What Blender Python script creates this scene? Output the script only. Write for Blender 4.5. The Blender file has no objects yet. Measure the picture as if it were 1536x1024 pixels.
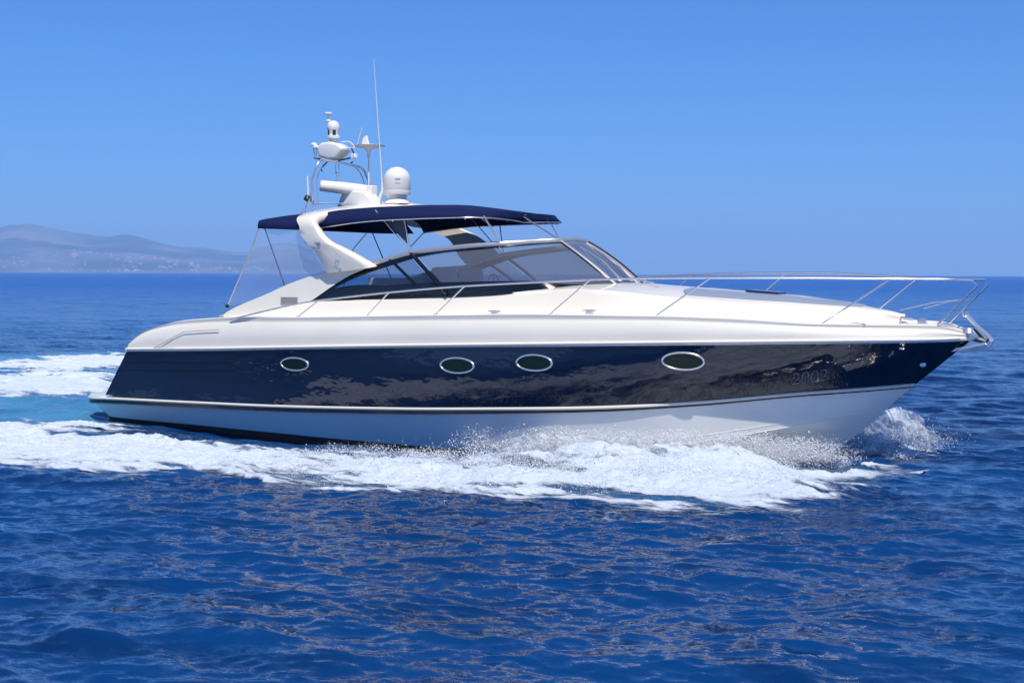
import bpy, bmesh, math, random
import numpy as np
from mathutils import Vector, Matrix

# ------------------------------------------------------------------ camera
S = bpy.context.scene
COL = S.collection
R = math.radians
cam = bpy.data.cameras.new("camera"); cam_o = bpy.data.objects.new("camera", cam); COL.objects.link(cam_o)
cam.lens = 2220.0 / 1536.0 * 36.0; cam.sensor_width = 36.0; cam.clip_start = 0.1; cam.clip_end = 60000
TH, PITCH, ROLL = R(31.0), math.atan((512 - 410.6) / 2220.0), R(0.224)
d0 = Vector((-math.sin(TH), math.cos(TH), 0)); r0 = Vector((math.cos(TH), math.sin(TH), 0))
fw = d0 * math.cos(PITCH) - Vector((0, 0, 1)) * math.sin(PITCH); u0 = r0.cross(fw)
rr = r0 * math.cos(ROLL) + u0 * math.sin(ROLL); uu = u0 * math.cos(ROLL) - r0 * math.sin(ROLL)
M = Matrix((rr, uu, -fw)).transposed().to_4x4(); M.translation = Vector((21.75, -22.10, 2.82))
cam_o.matrix_world = M
S.camera = cam_o
CAM = (21.75, -22.10, 2.82)

# ------------------------------------------------------------------ sky, sun, exposure
SUN_EL, SUN_AZ = R(59), R(-47)          # azimuth of the sun in the x,y plane, from +x
w = bpy.data.worlds.new("World"); S.world = w; w.use_nodes = True
nt = w.node_tree; nt.nodes.clear()
sky = nt.nodes.new("ShaderNodeTexSky"); sky.sky_type = 'NISHITA'; sky.sun_disc = False
sky.sun_elevation = SUN_EL; sky.sun_rotation = R(90) - SUN_AZ
sky.altitude = 0; sky.air_density = 1.0; sky.dust_density = 0.15; sky.ozone_density = 4.0
hs = nt.nodes.new("ShaderNodeMix"); hs.data_type = 'RGBA'; hs.blend_type = 'MULTIPLY'; hs.inputs[0].default_value = 1.0; hs.inputs[7].default_value = (.26, .60, 1.14, 1)
bg = nt.nodes.new("ShaderNodeBackground"); bg.inputs["Strength"].default_value = 0.10
wo = nt.nodes.new("ShaderNodeOutputWorld")
nt.links.new(sky.outputs[0], hs.inputs[6]); nt.links.new(hs.outputs[2], bg.inputs[0]); nt.links.new(bg.outputs[0], wo.inputs[0])
sl = bpy.data.lights.new("sun", 'SUN'); sl.energy = 4.5; sl.angle = R(0.5); sl.color = (1.0, 0.94, 0.84)
so = bpy.data.objects.new("sun", sl); COL.objects.link(so)
sd = Vector((math.cos(SUN_EL) * math.cos(SUN_AZ), math.cos(SUN_EL) * math.sin(SUN_AZ), math.sin(SUN_EL)))
so.rotation_euler = sd.to_track_quat('Z', 'Y').to_euler(); so.location = (0, 0, 60)
S.view_settings.view_transform = 'Standard'; S.view_settings.look = 'None'
S.view_settings.exposure = 0.13; S.view_settings.gamma = 1.0
S.cycles.max_bounces = 10; S.cycles.transparent_max_bounces = 24; S.cycles.volume_bounces = 1
S.cycles.caustics_reflective = False; S.cycles.caustics_refractive = False
S.cycles.use_denoising = True
S.cycles.sample_clamp_indirect = 6.0

# ------------------------------------------------------------------ helpers
def tag(o, label=None, cat=None, group=None, kind=None):
    if label: o["label"] = label
    if cat: o["category"] = cat
    if group: o["group"] = group
    if kind: o["kind"] = kind
    return o
def mk(name, V, Fc, mat=None, parent=None, smooth=True, mats=None, mi=None, sharp=None):
    me = bpy.data.meshes.new(name)
    me.from_pydata([tuple(map(float, v)) for v in V], [], [tuple(map(int, f)) for f in Fc])
    if mats:
        for m_ in mats: me.materials.append(m_)
        if mi is not None: me.polygons.foreach_set("material_index", np.array(mi, np.int32))
    elif mat: me.materials.append(mat)
    if smooth: me.polygons.foreach_set("use_smooth", np.ones(len(me.polygons), bool))
    me.update()
    if smooth and sharp is not None:
        me.set_sharp_from_angle(angle=R(sharp))
    o = bpy.data.objects.new(name, me); COL.objects.link(o)
    if parent: o.parent = parent
    return o
def rod(name, P, r, m_, parent=None, seg=6, ry=None):
    mb = MB(); tube(mb, P, r, seg, ry); return mb.build(name, m_, parent or yacht)
def rods(name, P, r, m_, parent=None, seg=6, ry=None):
    rod(name, P, r, m_, parent, seg, ry); return rod(name, mir(P), r, m_, parent, seg, ry)
class MB:
    def __init__(s): s.V = []; s.F = []
    def add(s, V, Fc):
        n = len(s.V); s.V += [tuple(v) for v in V]; s.F += [tuple(i + n for i in f) for f in Fc]; return s
    def build(s, name, mat, parent=None, smooth=True, sharp=35): return mk(name, s.V, s.F, mat, parent, smooth, sharp=sharp)
def grid_faces(n, m, closed_u=False, closed_v=False):
    f = []
    for i in range(n if closed_u else n - 1):
        for j in range(m if closed_v else m - 1):
            a = i * m + j; b = ((i + 1) % n) * m + j; c = ((i + 1) % n) * m + (j + 1) % m; d = i * m + (j + 1) % m
            f.append((a, b, c, d))
    return f
def frames(P):
    P = [np.array(p, float) for p in P]; n = len(P); T = []
    for i in range(n):
        a = P[max(i - 1, 0)]; b = P[min(i + 1, n - 1)]; t = b - a; T.append(t / (np.linalg.norm(t) + 1e-9))
    ref = np.array([0, 0, 1.0]) if abs(T[0][2]) < .9 else np.array([1.0, 0, 0])
    N = []; nn = ref - T[0] * ref.dot(T[0]); nn /= np.linalg.norm(nn)
    for t in T:
        nn = nn - t * nn.dot(t); nn /= np.linalg.norm(nn); N.append(nn)
    return P, T, N
def tube(mb, P, r, seg=8, ry=None):
    P, T, N = frames(P); n = len(P); V = []
    for i in range(n):
        ri = r[i] if hasattr(r, '__len__') else r
        rb = ry if ry is not None else ri
        b = np.cross(T[i], N[i])
        for k in range(seg):
            a = 2 * math.pi * k / seg
            V.append(P[i] + N[i] * math.cos(a) * ri + b * math.sin(a) * rb)
    Fc = [(f[3], f[2], f[1], f[0]) for f in grid_faces(n, seg, False, True)]
    Fc.append(tuple(range(seg))); Fc.append(tuple(reversed(range((n - 1) * seg, n * seg))))
    mb.add(V, Fc); return mb
def smooth_path(P, n=24):
    P = np.array(P, float); k = len(P); out = []
    s = np.r_[0, np.cumsum(np.linalg.norm(np.diff(P, axis=0), axis=1))]
    q = np.linspace(0, s[-1], n)
    return np.stack([pchip(s, P[:, c], q) for c in range(3)], 1)
def pchip(x, y, q):
    x = np.asarray(x, float); y = np.asarray(y, float); h = np.diff(x); d = np.diff(y) / h; n = len(x)
    m = np.zeros(n)
    if n == 2: m[:] = d[0]
    else:
        for i in range(1, n - 1):
            if d[i - 1] * d[i] > 0:
                w1 = 2 * h[i] + h[i - 1]; w2 = h[i] + 2 * h[i - 1]; m[i] = (w1 + w2) / (w1 / d[i - 1] + w2 / d[i])
        m[0] = d[0]; m[-1] = d[-1]
    q = np.clip(np.asarray(q, float), x[0], x[-1]); i = np.clip(np.searchsorted(x, q, side='right') - 1, 0, n - 2)
    t = (q - x[i]) / h[i]
    return ((1 + 2 * t) * (1 - t) ** 2 * y[i] + t * (1 - t) ** 2 * h[i] * m[i] + t * t * (3 - 2 * t) * y[i + 1] + t * t * (t - 1) * h[i] * m[i + 1])
def lathe(mb, prof, seg=24, o=(0, 0, 0), axis='Z'):
    V = []; n = len(prof)
    for (r_, z_) in prof:
        for k in range(seg):
            a = 2 * math.pi * k / seg; p = (r_ * math.cos(a), r_ * math.sin(a), z_)
            if axis == 'X': p = (z_, p[0], p[1])
            V.append((p[0] + o[0], p[1] + o[1], p[2] + o[2]))
    Fc = grid_faces(n, seg, False, True); Fc = [(f[3], f[2], f[1], f[0]) if axis == 'Z' else f[::-1] for f in Fc]
    Fc.append(tuple(reversed(range(seg)))); Fc.append(tuple(range((n - 1) * seg, n * seg)))
    return mb.add(V, Fc)
def box(mb, c, s, rot=None, bev=0.0):
    bm = bmesh.new(); bmesh.ops.create_cube(bm, size=1.0)
    for v in bm.verts: v.co = Vector((v.co.x * s[0], v.co.y * s[1], v.co.z * s[2]))
    if bev: bmesh.ops.bevel(bm, geom=bm.edges[:], offset=bev, segments=3, profile=.7, affect='EDGES')
    if rot is not None: bm.transform(rot)
    for v in bm.verts: v.co += Vector(c)
    bm.verts.index_update()
    mb.add([v.co[:] for v in bm.verts], [[v.index for v in f.verts] for f in bm.faces]); bm.free(); return mb
def plate(name, poly, vec, mat, parent, bev=0.0, smooth=False):
    """solid slab: the polygon moved by vec"""
    n = len(poly); P = [np.array(p, float) for p in poly]; v = np.array(vec, float)
    bm = bmesh.new(); a = [bm.verts.new(p) for p in P]; b = [bm.verts.new(p + v) for p in P]
    bm.faces.new(a); bm.faces.new(b[::-1])
    for i in range(n): bm.faces.new((a[i], b[i], b[(i + 1) % n], a[(i + 1) % n]))
    bmesh.ops.recalc_face_normals(bm, faces=bm.faces[:])
    if bev: bmesh.ops.bevel(bm, geom=[e for e in bm.edges], offset=bev, segments=3, profile=.6, affect='EDGES', clamp_overlap=True)
    me = bpy.data.meshes.new(name); bm.to_mesh(me); bm.free(); me.materials.append(mat)
    me.polygons.foreach_set("use_smooth", np.ones(len(me.polygons), bool)); me.set_sharp_from_angle(angle=R(40))
    o = bpy.data.objects.new(name, me); COL.objects.link(o); o.parent = parent; return o
def mir(P): return [(p[0], -p[1], p[2]) for p in P]

# ------------------------------------------------------------------ materials
def mat(name, base, rough=.5, metal=0, spec=.5, coat=0, coat_r=.03, ior=1.5, sheen=0):
    m = bpy.data.materials.new(name); m.use_nodes = True; b = m.node_tree.nodes["Principled BSDF"]
    b.inputs["Base Color"].default_value = (*base, 1); b.inputs["Roughness"].default_value = rough; b.inputs["Metallic"].default_value = metal
    b.inputs["Specular IOR Level"].default_value = spec; b.inputs["Coat Weight"].default_value = coat; b.inputs["Coat Roughness"].default_value = coat_r
    b.inputs["IOR"].default_value = ior; b.inputs["Sheen Weight"].default_value = sheen
    return m
def N(m, t, **k):
    n = m.node_tree.nodes.new(t)
    for a, v in k.items(): setattr(n, a, v)
    return n
def bump(m, scale, dist, detail=4, rough=.5, stretch=None, strength=1.0):
    nt = m.node_tree; tc = N(m, "ShaderNodeTexCoord"); no = N(m, "ShaderNodeTexNoise"); bu = N(m, "ShaderNodeBump"); mp = N(m, "ShaderNodeMapping")
    if stretch: mp.inputs["Scale"].default_value = stretch
    no.inputs["Scale"].default_value = scale; no.inputs["Detail"].default_value = detail; no.inputs["Roughness"].default_value = rough
    bu.inputs["Distance"].default_value = dist; bu.inputs["Strength"].default_value = strength
    nt.links.new(tc.outputs["Object"], mp.inputs[0]); nt.links.new(mp.outputs[0], no.inputs["Vector"]); nt.links.new(no.outputs[0], bu.inputs["Height"])
    b = nt.nodes["Principled BSDF"]; nt.links.new(bu.outputs[0], b.inputs["Normal"])
    if b.inputs["Coat Weight"].default_value > 0: nt.links.new(bu.outputs[0], b.inputs["Coat Normal"])
    return no
def mottle(m, c1, c2, scale, detail=5, stretch=None, lo=.35, hi=.65):
    nt = m.node_tree; tc = N(m, "ShaderNodeTexCoord"); no = N(m, "ShaderNodeTexNoise"); mp = N(m, "ShaderNodeMapping"); cr = N(m, "ShaderNodeValToRGB")
    if stretch: mp.inputs["Scale"].default_value = stretch
    no.inputs["Scale"].default_value = scale; no.inputs["Detail"].default_value = detail
    cr.color_ramp.elements[0].position = lo; cr.color_ramp.elements[1].position = hi
    cr.color_ramp.elements[0].color = (*c1, 1); cr.color_ramp.elements[1].color = (*c2, 1)
    nt.links.new(tc.outputs["Object"], mp.inputs[0]); nt.links.new(mp.outputs[0], no.inputs["Vector"]); nt.links.new(no.outputs[0], cr.inputs[0])
    nt.links.new(cr.outputs[0], nt.nodes["Principled BSDF"].inputs["Base Color"]); return cr
gel = mat("gelcoat_white", (.80, .785, .75), .28, coat=.5, coat_r=.06); mottle(gel, (.80, .75, .63), (.84, .79, .675), .7, 6)
bump(gel, 1.1, .006, 2)
hullw = mat("hull_white", (.70, .72, .73), .25, coat=.4); mottle(hullw, (.84, .83, .78), (.88, .87, .82), .5, 6, (.6, 1, 2.0)); bump(hullw, .8, .01, 2)
navy = mat("gelcoat_navy", (.002, .006, .024), .12, coat=1.0, coat_r=.02, ior=1.5, spec=.12); navy.node_tree.nodes["Principled BSDF"].inputs["Coat IOR"].default_value = 1.62
bump(navy, 1.25, .016, 3, .5, (1, 1, 2.0))
anti = mat("antifouling", (.012, .006, .006), .5); mottle(anti, (.008, .005, .006), (.03, .010, .008), 3)
steel = mat("stainless_steel", (.86, .83, .78), .27, metal=.85)
alu = mat("brushed_aluminium", (.66, .63, .58), .38, metal=.7)
rubber = mat("black_rubber", (.01, .01, .012), .45)
frit = mat("black_glazing_border", (.006, .007, .009), .08, coat=.3)
canvas = mat("navy_canvas", (.003, .010, .060), .85, spec=.25); bump(canvas, 2.2, .03, 3, .55, (1, .5, 1))
plastic = mat("white_plastic", (.80, .78, .72), .35)
greyp = mat("grey_moulding", (.35, .34, .33), .5)
taupe = mat("taupe_gelcoat", (.34, .33, .30), .4)
padm = mat("grey_sun_pad", (.22, .27, .36), .7); bump(padm, 3, .01)
trim = mat("dark_stripe", (.006, .010, .022), .2, coat=.3)
vinyl = mat("cream_vinyl", (.5, .48, .44), .5)
dark = mat("dark_interior", (.012, .014, .02), .5)
hatchm = mat("smoked_hatch", (.02, .025, .035), .08, coat=.5)
pglass = mat("porthole_glass", (.006, .018, .016), .12, spec=.25)
def glassmat(name, tint, refl=1.0, rough=0.0, haze=0.0, hazecol=(.8, .85, .9)):
    m = bpy.data.materials.new(name); m.use_nodes = True; nt = m.node_tree; nt.nodes.clear()
    tr = nt.nodes.new("ShaderNodeBsdfTransparent"); tr.inputs[0].default_value = (*tint, 1)
    gl = nt.nodes.new("ShaderNodeBsdfGlossy"); gl.inputs["Roughness"].default_value = rough
    fr = nt.nodes.new("ShaderNodeFresnel"); fr.inputs[0].default_value = 1.5
    mx = nt.nodes.new("ShaderNodeMixShader"); mu = nt.nodes.new("ShaderNodeMath"); mu.operation = 'MULTIPLY'; mu.inputs[1].default_value = refl
    out = nt.nodes.new("ShaderNodeOutputMaterial")
    ge = nt.nodes.new("ShaderNodeNewGeometry"); io = nt.nodes.new("ShaderNodeMapRange"); io.inputs["To Min"].default_value = 1.5; io.inputs["To Max"].default_value = 1 / 1.5
    nt.links.new(ge.outputs["Backfacing"], io.inputs["Value"]); nt.links.new(io.outputs[0], fr.inputs[0])
    nt.links.new(fr.outputs[0], mu.inputs[0]); nt.links.new(mu.outputs[0], mx.inputs[0]); nt.links.new(tr.outputs[0], mx.inputs[1]); nt.links.new(gl.outputs[0], mx.inputs[2])
    last = mx
    if haze:
        df = nt.nodes.new("ShaderNodeBsdfDiffuse"); df.inputs[0].default_value = (*hazecol, 1); m2 = nt.nodes.new("ShaderNodeMixShader"); m2.inputs[0].default_value = haze
        nt.links.new(mx.outputs[0], m2.inputs[1]); nt.links.new(df.outputs[0], m2.inputs[2]); last = m2
    nt.links.new(last.outputs[0], out.inputs[0]); return m
tint = glassmat("tinted_glass", (.66, .68, .70), 3.2, .02, .13, (.5, .5, .5))
tint2 = glassmat("dark_tinted_glass", (.52, .55, .58), 1.8, .0, .03, (.4, .4, .4))
clear = glassmat("clear_vinyl", (.93, .95, .97), 1.0, .05, .22, (.5, .6, .75))

# ------------------------------------------------------------------ hull curves (starboard side, bow = +x, metres)
#GEOM
import numpy as np
SH = ((1.171,-1.956,1.33),(3.588,-2.052,1.42),(5.461,-2.1,1.501),(7.572,-2.1,1.586),(10.088,-2.04,1.678),(12.265,-1.784,1.75),(14.172,-1.252,1.803),(15.064,-0.908,1.824),(15.9,-0.408,1.843),(16.331,-0.02,1.864))
KN = ((0.57,-1.928,0.482),(3.075,-2.024,0.456),(4.676,-2.06,0.483),(7.545,-2.06,0.575),(9.571,-1.988,0.672),(11.137,-1.78,0.755),(12.597,-1.28,0.872),(13.983,-0.704,1.029),(14.88,-0.292,1.112),(15.524,-0.01,1.182))
CH = ((0.48,-1.728,0.039),(2.833,-1.768,0.007),(4.445,-1.792,-0.02),(5.943,-1.792,-0.048),(7.349,-1.784,-0.064),(8.659,-1.744,-0.074),(9.89,-1.684,-0.053),(10.783,-1.544,-0.03),(11.832,-1.312,0.12),(12.865,-0.992,0.309),(13.95,-0.596,0.542),(15.105,-0.01,0.8))
KE = ((.5,-.005,-.45),(5,-.005,-.65),(9,-.005,-.72),(11.5,-.005,-.6),(13,-.005,-.32),(14,-.005,-.04),(14.4,-.005,.2),(14.69,-.005,.42),(15.1,-.01,.79))
def _cy(C, x, k):
    a = np.array(C); return np.interp(x, a[:, 0], a[:, k])
def topside_y(x, z):
    ys, zs, yk, zk = _cy(SH, x, 1), _cy(SH, x, 2), _cy(KN, x, 1), _cy(KN, x, 2)
    t = (z - zk) / (zs - zk + 1e-6)
    # concave flare forward, slight tumble aft
    fl = (-.045 - .03 * np.clip((x - 11) / 2, 0, 1)) * np.clip((16.0 - x) / 2.0, 0, 1) * np.clip((x - 6) / 3, -.4, 1)
    return yk + (ys - yk) * t + fl * 4 * t * (1 - t)
#ENDGEOM
def curve(C, n=140):
    a = np.array(C, float); q = np.linspace(a[0, 0], a[-1, 0], n)
    return np.stack([q, pchip(a[:, 0], a[:, 1], q), pchip(a[:, 0], a[:, 2], q)], 1)
def loft(name, curves, mat_, parent, mirror=True, closed=False, sharp=40, flip=False):
    """curves: list of (n,3) starboard curves, first to last; mirrored copy is added as second sheet"""
    n = len(curves[0]); m = len(curves); V = np.stack(curves, 1).reshape(-1, 3); Fc = grid_faces(n, m)
    if flip: Fc = [f[::-1] for f in Fc]
    V = V.tolist()
    if mirror:
        k = len(V); V2 = [(v[0], -v[1], v[2]) for v in V]; V += V2; Fc = Fc + [tuple(i + k for i in f[::-1]) for f in Fc]
    return mk(name, V, Fc, mat_, parent, True, sharp=sharp)
def mixc(a, b, t, dy=0, dz=0):
    c = a * (1 - t) + b * t; c[:, 1] += dy; c[:, 2] += dz; return c

yacht = bpy.data.objects.new("motor_yacht", None); COL.objects.link(yacht)
tag(yacht, "white and navy express motor yacht with radar arch and blue bimini speeding over the sea", "motor yacht")
Y = yacht

# ---- topsides (navy)
sh, kn = curve(SH), curve(KN)
cs = [kn]
for t in (.14, .28, .42, .56, .7, .84):
    c = mixc(kn, sh, t); fl = (-.045 - .03 * np.clip((c[:, 0] - 11) / 2, 0, 1)) * np.clip((16.0 - c[:, 0]) / 2.0, 0, 1) * np.clip((c[:, 0] - 6) / 3, -.4, 1); c[:, 1] = np.minimum(c[:, 1] + fl * 4 * t * (1 - t), -.004); cs.append(c)
cs.append(sh)
topsides = loft("topsides", cs, navy, Y)
from mathutils.bvhtree import BVHTree
_bv = BVHTree.FromPolygons([v.co.copy() for v in topsides.data.vertices], [tuple(p.vertices) for p in topsides.data.polygons])
def skin_y(x, z):
    h = _bv.ray_cast(Vector((x, -5, z)), Vector((0, 1, 0)))
    return h[0].y if h[0] is not None else float(topside_y(x, z))
topsides["label"] = "glossy navy blue hull side"
# ---- lower hull (white)
K2 = [(-.30, -1.30, .40), (-.22, -1.55, .395), (.0, -1.78, .39), (.45, -1.9, .41)] + [p for p in KN if p[0] > 1.0]
k2 = curve([(p[0], p[1], p[2] - .0) for p in K2])
C2 = [(.16, -1.35, .12), (.3, -1.6, .07), (.5, -1.72, .04)] + [p for p in CH if p[0] > 1.0]
ch = curve(C2)
ke = curve(KE)
low = loft("lower_hull", [ch, mixc(ch, k2, .5, -.01), k2], hullw, Y)
low["label"] = "white lower hull below the stripe"
# bottom: dark aft, white forward of the spray
bot = loft("bottom", [ke, mixc(ke, ch, .5), ch], anti, Y)
me = bot.data; me.materials.append(hullw)
for p in me.polygons:
    if p.center.x > 11.3: p.material_index = 1
# antifouling band under the white (vertical lip)
a1 = ch.copy(); a1 = a1[(a1[:, 0] < 11.2)]; a1[:, 1] -= .004; a2 = a1.copy(); a2[:, 2] -= .30; a2[:, 1] += .10; a0 = a1.copy(); a0[:, 2] += .012
loft("boot_top", [a2, a1, a0], anti, Y)
# bow strakes
for off in (.0, .16):
    c = ch[ch[:, 0] > 11.6].copy(); c = mixc(c, k2[ch[:, 0] > 11.6], off) if off else c
    mb = MB(); P = c[::3]; P[:, 1] -= .004
    rods("hull_strake", P, .004, hullw)
# knuckle rail: white strip and dark pin stripe
P = k2.copy(); P[:, 1] = np.minimum(P[:, 1] - .012, -.012)
mb = MB(); full = np.concatenate([P, mir(P[::-1])]); tube(mb, full, .026, 8, .02); mb.build("spray_rail", gel, Y)
s0 = P.copy(); s0[:, 2] -= .025; s1 = P.copy(); s1[:, 2] -= np.interp(P[:, 0], [0, 8, 15.5], [.095, .085, .04]); s1[:, 1] += .005; s0[:, 1] += .002
wd = mixc(k2, ch, 0)
loft("pin_stripe", [s1, s0], trim, Y)
# rubbing strake at the sheer
P = sh.copy(); P[:, 1] = np.minimum(P[:, 1] - .012, -.012); P[:, 2] += .035
rods("rubbing_strake", P, .036, gel, None, 8, .028)
P2 = P.copy(); P2[:, 1] -= .026; P2 = P2[P2[:, 0] < 16.25]
rods("strake_insert", P2, .013, steel)
# transom panel and swim platform
tr = [(SH[0][0], SH[0][1], SH[0][2]), (KN[0][0], KN[0][1], KN[0][2])]
mk("transom", [tr[0], tr[1], (tr[1][0], -tr[1][1], tr[1][2]), (tr[0][0], -tr[0][1], tr[0][2])], [(0, 1, 2, 3)], navy, Y)
pl = [(p[0], p[1], .405) for p in K2[:4]] + [(1.0, -1.9, .405)]
pl = pl + mir(pl[::-1]); plate("swim_platform", pl, (0, 0, .05), gel, Y, .012)
mk("lower_transom", [ch[0], k2[0], (k2[0][0], -k2[0][1], k2[0][2]), (ch[0][0], -ch[0][1], ch[0][2])], [(0, 1, 2, 3)], hullw, Y)

# ---- recessed vent moulding on the navy quarter (two lines)
def hull_strip(name, pts, m_, rad=.012, out=.004):
    q = smooth_path(pts, max(12, len(pts) * 6)) if len(pts) > 2 else np.array(pts)
    q = q.copy(); q[:, 1] = [skin_y(a_[0], a_[2]) - out for a_ in q]; rods(name, q, rad, m_)
hull_strip("hull_vent_trim", ((1.188,-1.94,1.154),(2.221,-1.985,1.19),(3.072,-2.015,1.214),(3.813,-2.04,1.235),(3.985,-2.04,1.193),(4.047,-2.04,1.159)), trim, .016)
hull_strip("hull_vent_trim", ((1.001,-1.93,0.995),(2.21,-1.975,1.035),(3.066,-2.01,1.065),(3.807,-2.035,1.097),(3.984,-2.04,1.127),(4.047,-2.04,1.159)), trim, .016)

# ---- portholes
def ring(c, ux, uy, nrm, a, b, r, seg=40):
    P = [c + ux * math.cos(t) * a + uy * math.sin(t) * b for t in np.linspace(0, 2 * math.pi, seg, endpoint=False)]
    V = []; n = len(P)
    for i in range(n):
        t = P[(i + 1) % n] - P[i - 1]; t = t / np.linalg.norm(t); bn = np.cross(t, nrm)
        for k in range(6):
            an = 2 * math.pi * k / 6; V.append(P[i] + nrm * math.sin(an) * r * .7 + bn * math.cos(an) * r)
    return V, grid_faces(n, 6, True, True)
PORTS = ((5.02,5.653,1.125,1.358),(8.378,9.039,1.208,1.467),(9.793,10.439,1.296,1.558),(12.183,12.822,1.382,1.658))
for sgn in (1, -1):
    for (xa, xb, za, zb) in PORTS:
        xm, zm = (xa + xb) / 2, (za + zb) / 2
        pt = lambda x, z: np.array((x, sgn * skin_y(x, z), z))
        c = pt(xm, zm); ux = pt(xb, zm) - pt(xa, zm); uy = pt(xm, zb) - pt(xm, za)
        a = np.linalg.norm(ux) / 2; b = np.linalg.norm(uy) / 2; ux /= 2 * a; uy = uy / (2 * b)
        nr = np.cross(ux, uy); nr /= np.linalg.norm(nr); nr = nr * (-1 if nr[1] * sgn > 0 else 1)
        c = c + nr * .012
        V, Fc = ring(c, ux, uy, nr, a * .96, b * .94, .017)
        fr_ = mk("porthole", V, Fc, steel, Y)
        gp = [c + nr * .002 + ux * math.cos(t) * a * .9 + uy * math.sin(t) * b * .84 for t in np.linspace(0, 2 * math.pi, 40, endpoint=False)]
        mk("glass", gp, [tuple(range(40)) if sgn > 0 else tuple(range(40))], pglass, fr_, False)
        for q in (-1, 1):
            mb = MB(); lathe(mb, [(.012, -.01), (.014, .02), (.008, .03)], 8, tuple(c + ux * q * a * .94 + nr * .012))
            mb.build("dog_latch", steel, fr_)

# ---- deck moulding
BU = ((1.224,-1.904,1.493),(1.389,-1.912,1.611),(1.931,-1.94,1.774),(2.875,-1.972,1.882),(3.702,-2.0,1.924),(5.387,-2.044,1.959),(8.258,-2.036,2.039),(10.374,-1.956,2.09),(12.09,-1.772,2.109),(13.223,-1.508,2.085),(14.44,-1.096,2.04),(15.926,-0.336,2.012),(16.339,-0.02,1.943))
GU = ((1.298,-1.908,1.558),(1.519,-1.92,1.677),(2.02,-1.944,1.826),(2.622,-1.964,1.937),(3.458,-1.992,2.002),(3.703,-2.0,2.019),(5.388,-2.044,2.057),(8.258,-2.036,2.142),(10.374,-1.956,2.189),(12.089,-1.772,2.189),(13.223,-1.508,2.164),(14.44,-1.1,2.099),(15.925,-0.336,2.09),(16.329,-0.02,1.982))
b_, g_ = curve(BU), curve(GU)
shc = curve([(SH[0][0] + .02, SH[0][1], SH[0][2] + .06)] + [(p[0], p[1], p[2] + .06) for p in SH[1:]])
mid1 = mixc(shc, b_, .35); mid1[:, 1] -= .025; mid2 = mixc(shc, b_, .8); mid2[:, 1] -= .035
b2 = mixc(b_, g_, .25); b2[:, 1] += .008
b3 = mixc(b_, g_, .5); b3[:, 1] += .004; b4 = mixc(b_, g_, .92); b4[:, 1] -= .005
g2 = g_.copy(); g2[:, 1] = np.minimum(g2[:, 1] + .05, -.015); g2[:, 2] += .012
d_ = g_.copy(); d_[:, 1] = np.minimum(d_[:, 1] + .50, -.01); d_[:, 2] += .015
dc = g_.copy(); dc[:, 1] = 0; dc[:, 2] += .04 + .06 * np.clip((16.2 - dc[:, 0]) / 2, 0, 1)
cap = [shc, mid1, mid2, b_, b2, b3, b4, g_, g2, d_]
deck = loft("deck_moulding", cap, gel, Y)
fd = dc[:, 0] > 9.0
loft("foredeck", [d_[fd], mixc(d_[fd], dc[fd], .5, 0, .015), dc[fd]], gel, Y)
# aft face of the quarters closing down to the platform
nq = len(cap); qa = [c[0] for c in cap]
V = [tuple(p) for p in qa] + [(p[0], -p[1], p[2]) for p in reversed(qa)]
mk("aft_bulkhead", V, [tuple(range(len(V)))], gel, Y, False)
# moulded panel line on the quarter
def dk_strip(pts, rad=.006):
    rods("panel_line", np.array(pts), rad, greyp, None, 5)
dk_strip(((2.469,-2.032,1.44),(1.935,-2.016,1.424),(2.693,-2.04,1.733),(3.115,-2.056,1.768),(3.577,-2.072,1.797)))
dk_strip(((10.974,-1.38,2.502),(12.057,-1.184,2.429),(13.134,-0.904,2.347),(13.941,-0.636,2.308)), .004)
# stern cleats
def cleat(c, l=.2, yaw=0):
    mb = MB(); rot = Matrix.Rotation(yaw, 4, 'Z')
    tube(mb, [Vector(c) + rot @ Vector((x, 0, .0)) for x in (-l * .3, -l * .2, 0, l * .2, l * .3)], [.006, .022, .026, .022, .006], 8)
    tube(mb, [Vector(c) + rot @ Vector((x, 0, .028 + .010 * abs(x) / l)) for x in np.linspace(-l / 2, l / 2, 7)], [.008, .016, .02, .022, .02, .016, .008], 8)
    return mb.build("cleat", steel, Y)

# ---- coachroof: cabin sides and foredeck roof
FT = ((3.33,-1.692,2.005),(3.745,-1.692,2.061),(4.374,-1.696,2.15),(5.355,-1.692,2.323),(6.992,-1.672,2.401),(8.566,-1.612,2.473),(9.778,-1.516,2.539),(10.469,-1.44,2.576),(11.029,-1.372,2.549),(12.057,-1.184,2.454),(13.133,-0.904,2.382),(13.94,-0.636,2.344),(14.483,-0.424,2.323),(14.938,-0.24,2.287),(15.218,-0.124,2.249),(15.363,-0.064,2.19))
nose = np.array((15.303,0.0,2.228))
ft = curve(FT)
gx = lambda x, k: np.interp(x, g_[:, 0], g_[:, k])
foot = ft.copy(); foot[:, 1] = np.minimum(ft[:, 1] - .14 * np.clip((15.3 - ft[:, 0]) / 1.0, .1, 1), -.02)
foot[:, 2] = np.interp(foot[:, 0], d_[:, 0], d_[:, 2]) - .01
s1_ = mixc(foot, ft, .12); s1_[:, 1] += .02
s2_ = mixc(foot, ft, .85); s2_[:, 1] -= .015
top_in = ft.copy(); top_in[:, 1] = np.minimum(top_in[:, 1] + .05, -.01); top_in[:, 2] += .015
coam = loft("cabin_side", [foot, s1_, s2_, ft, top_in], gel, Y)
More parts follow.
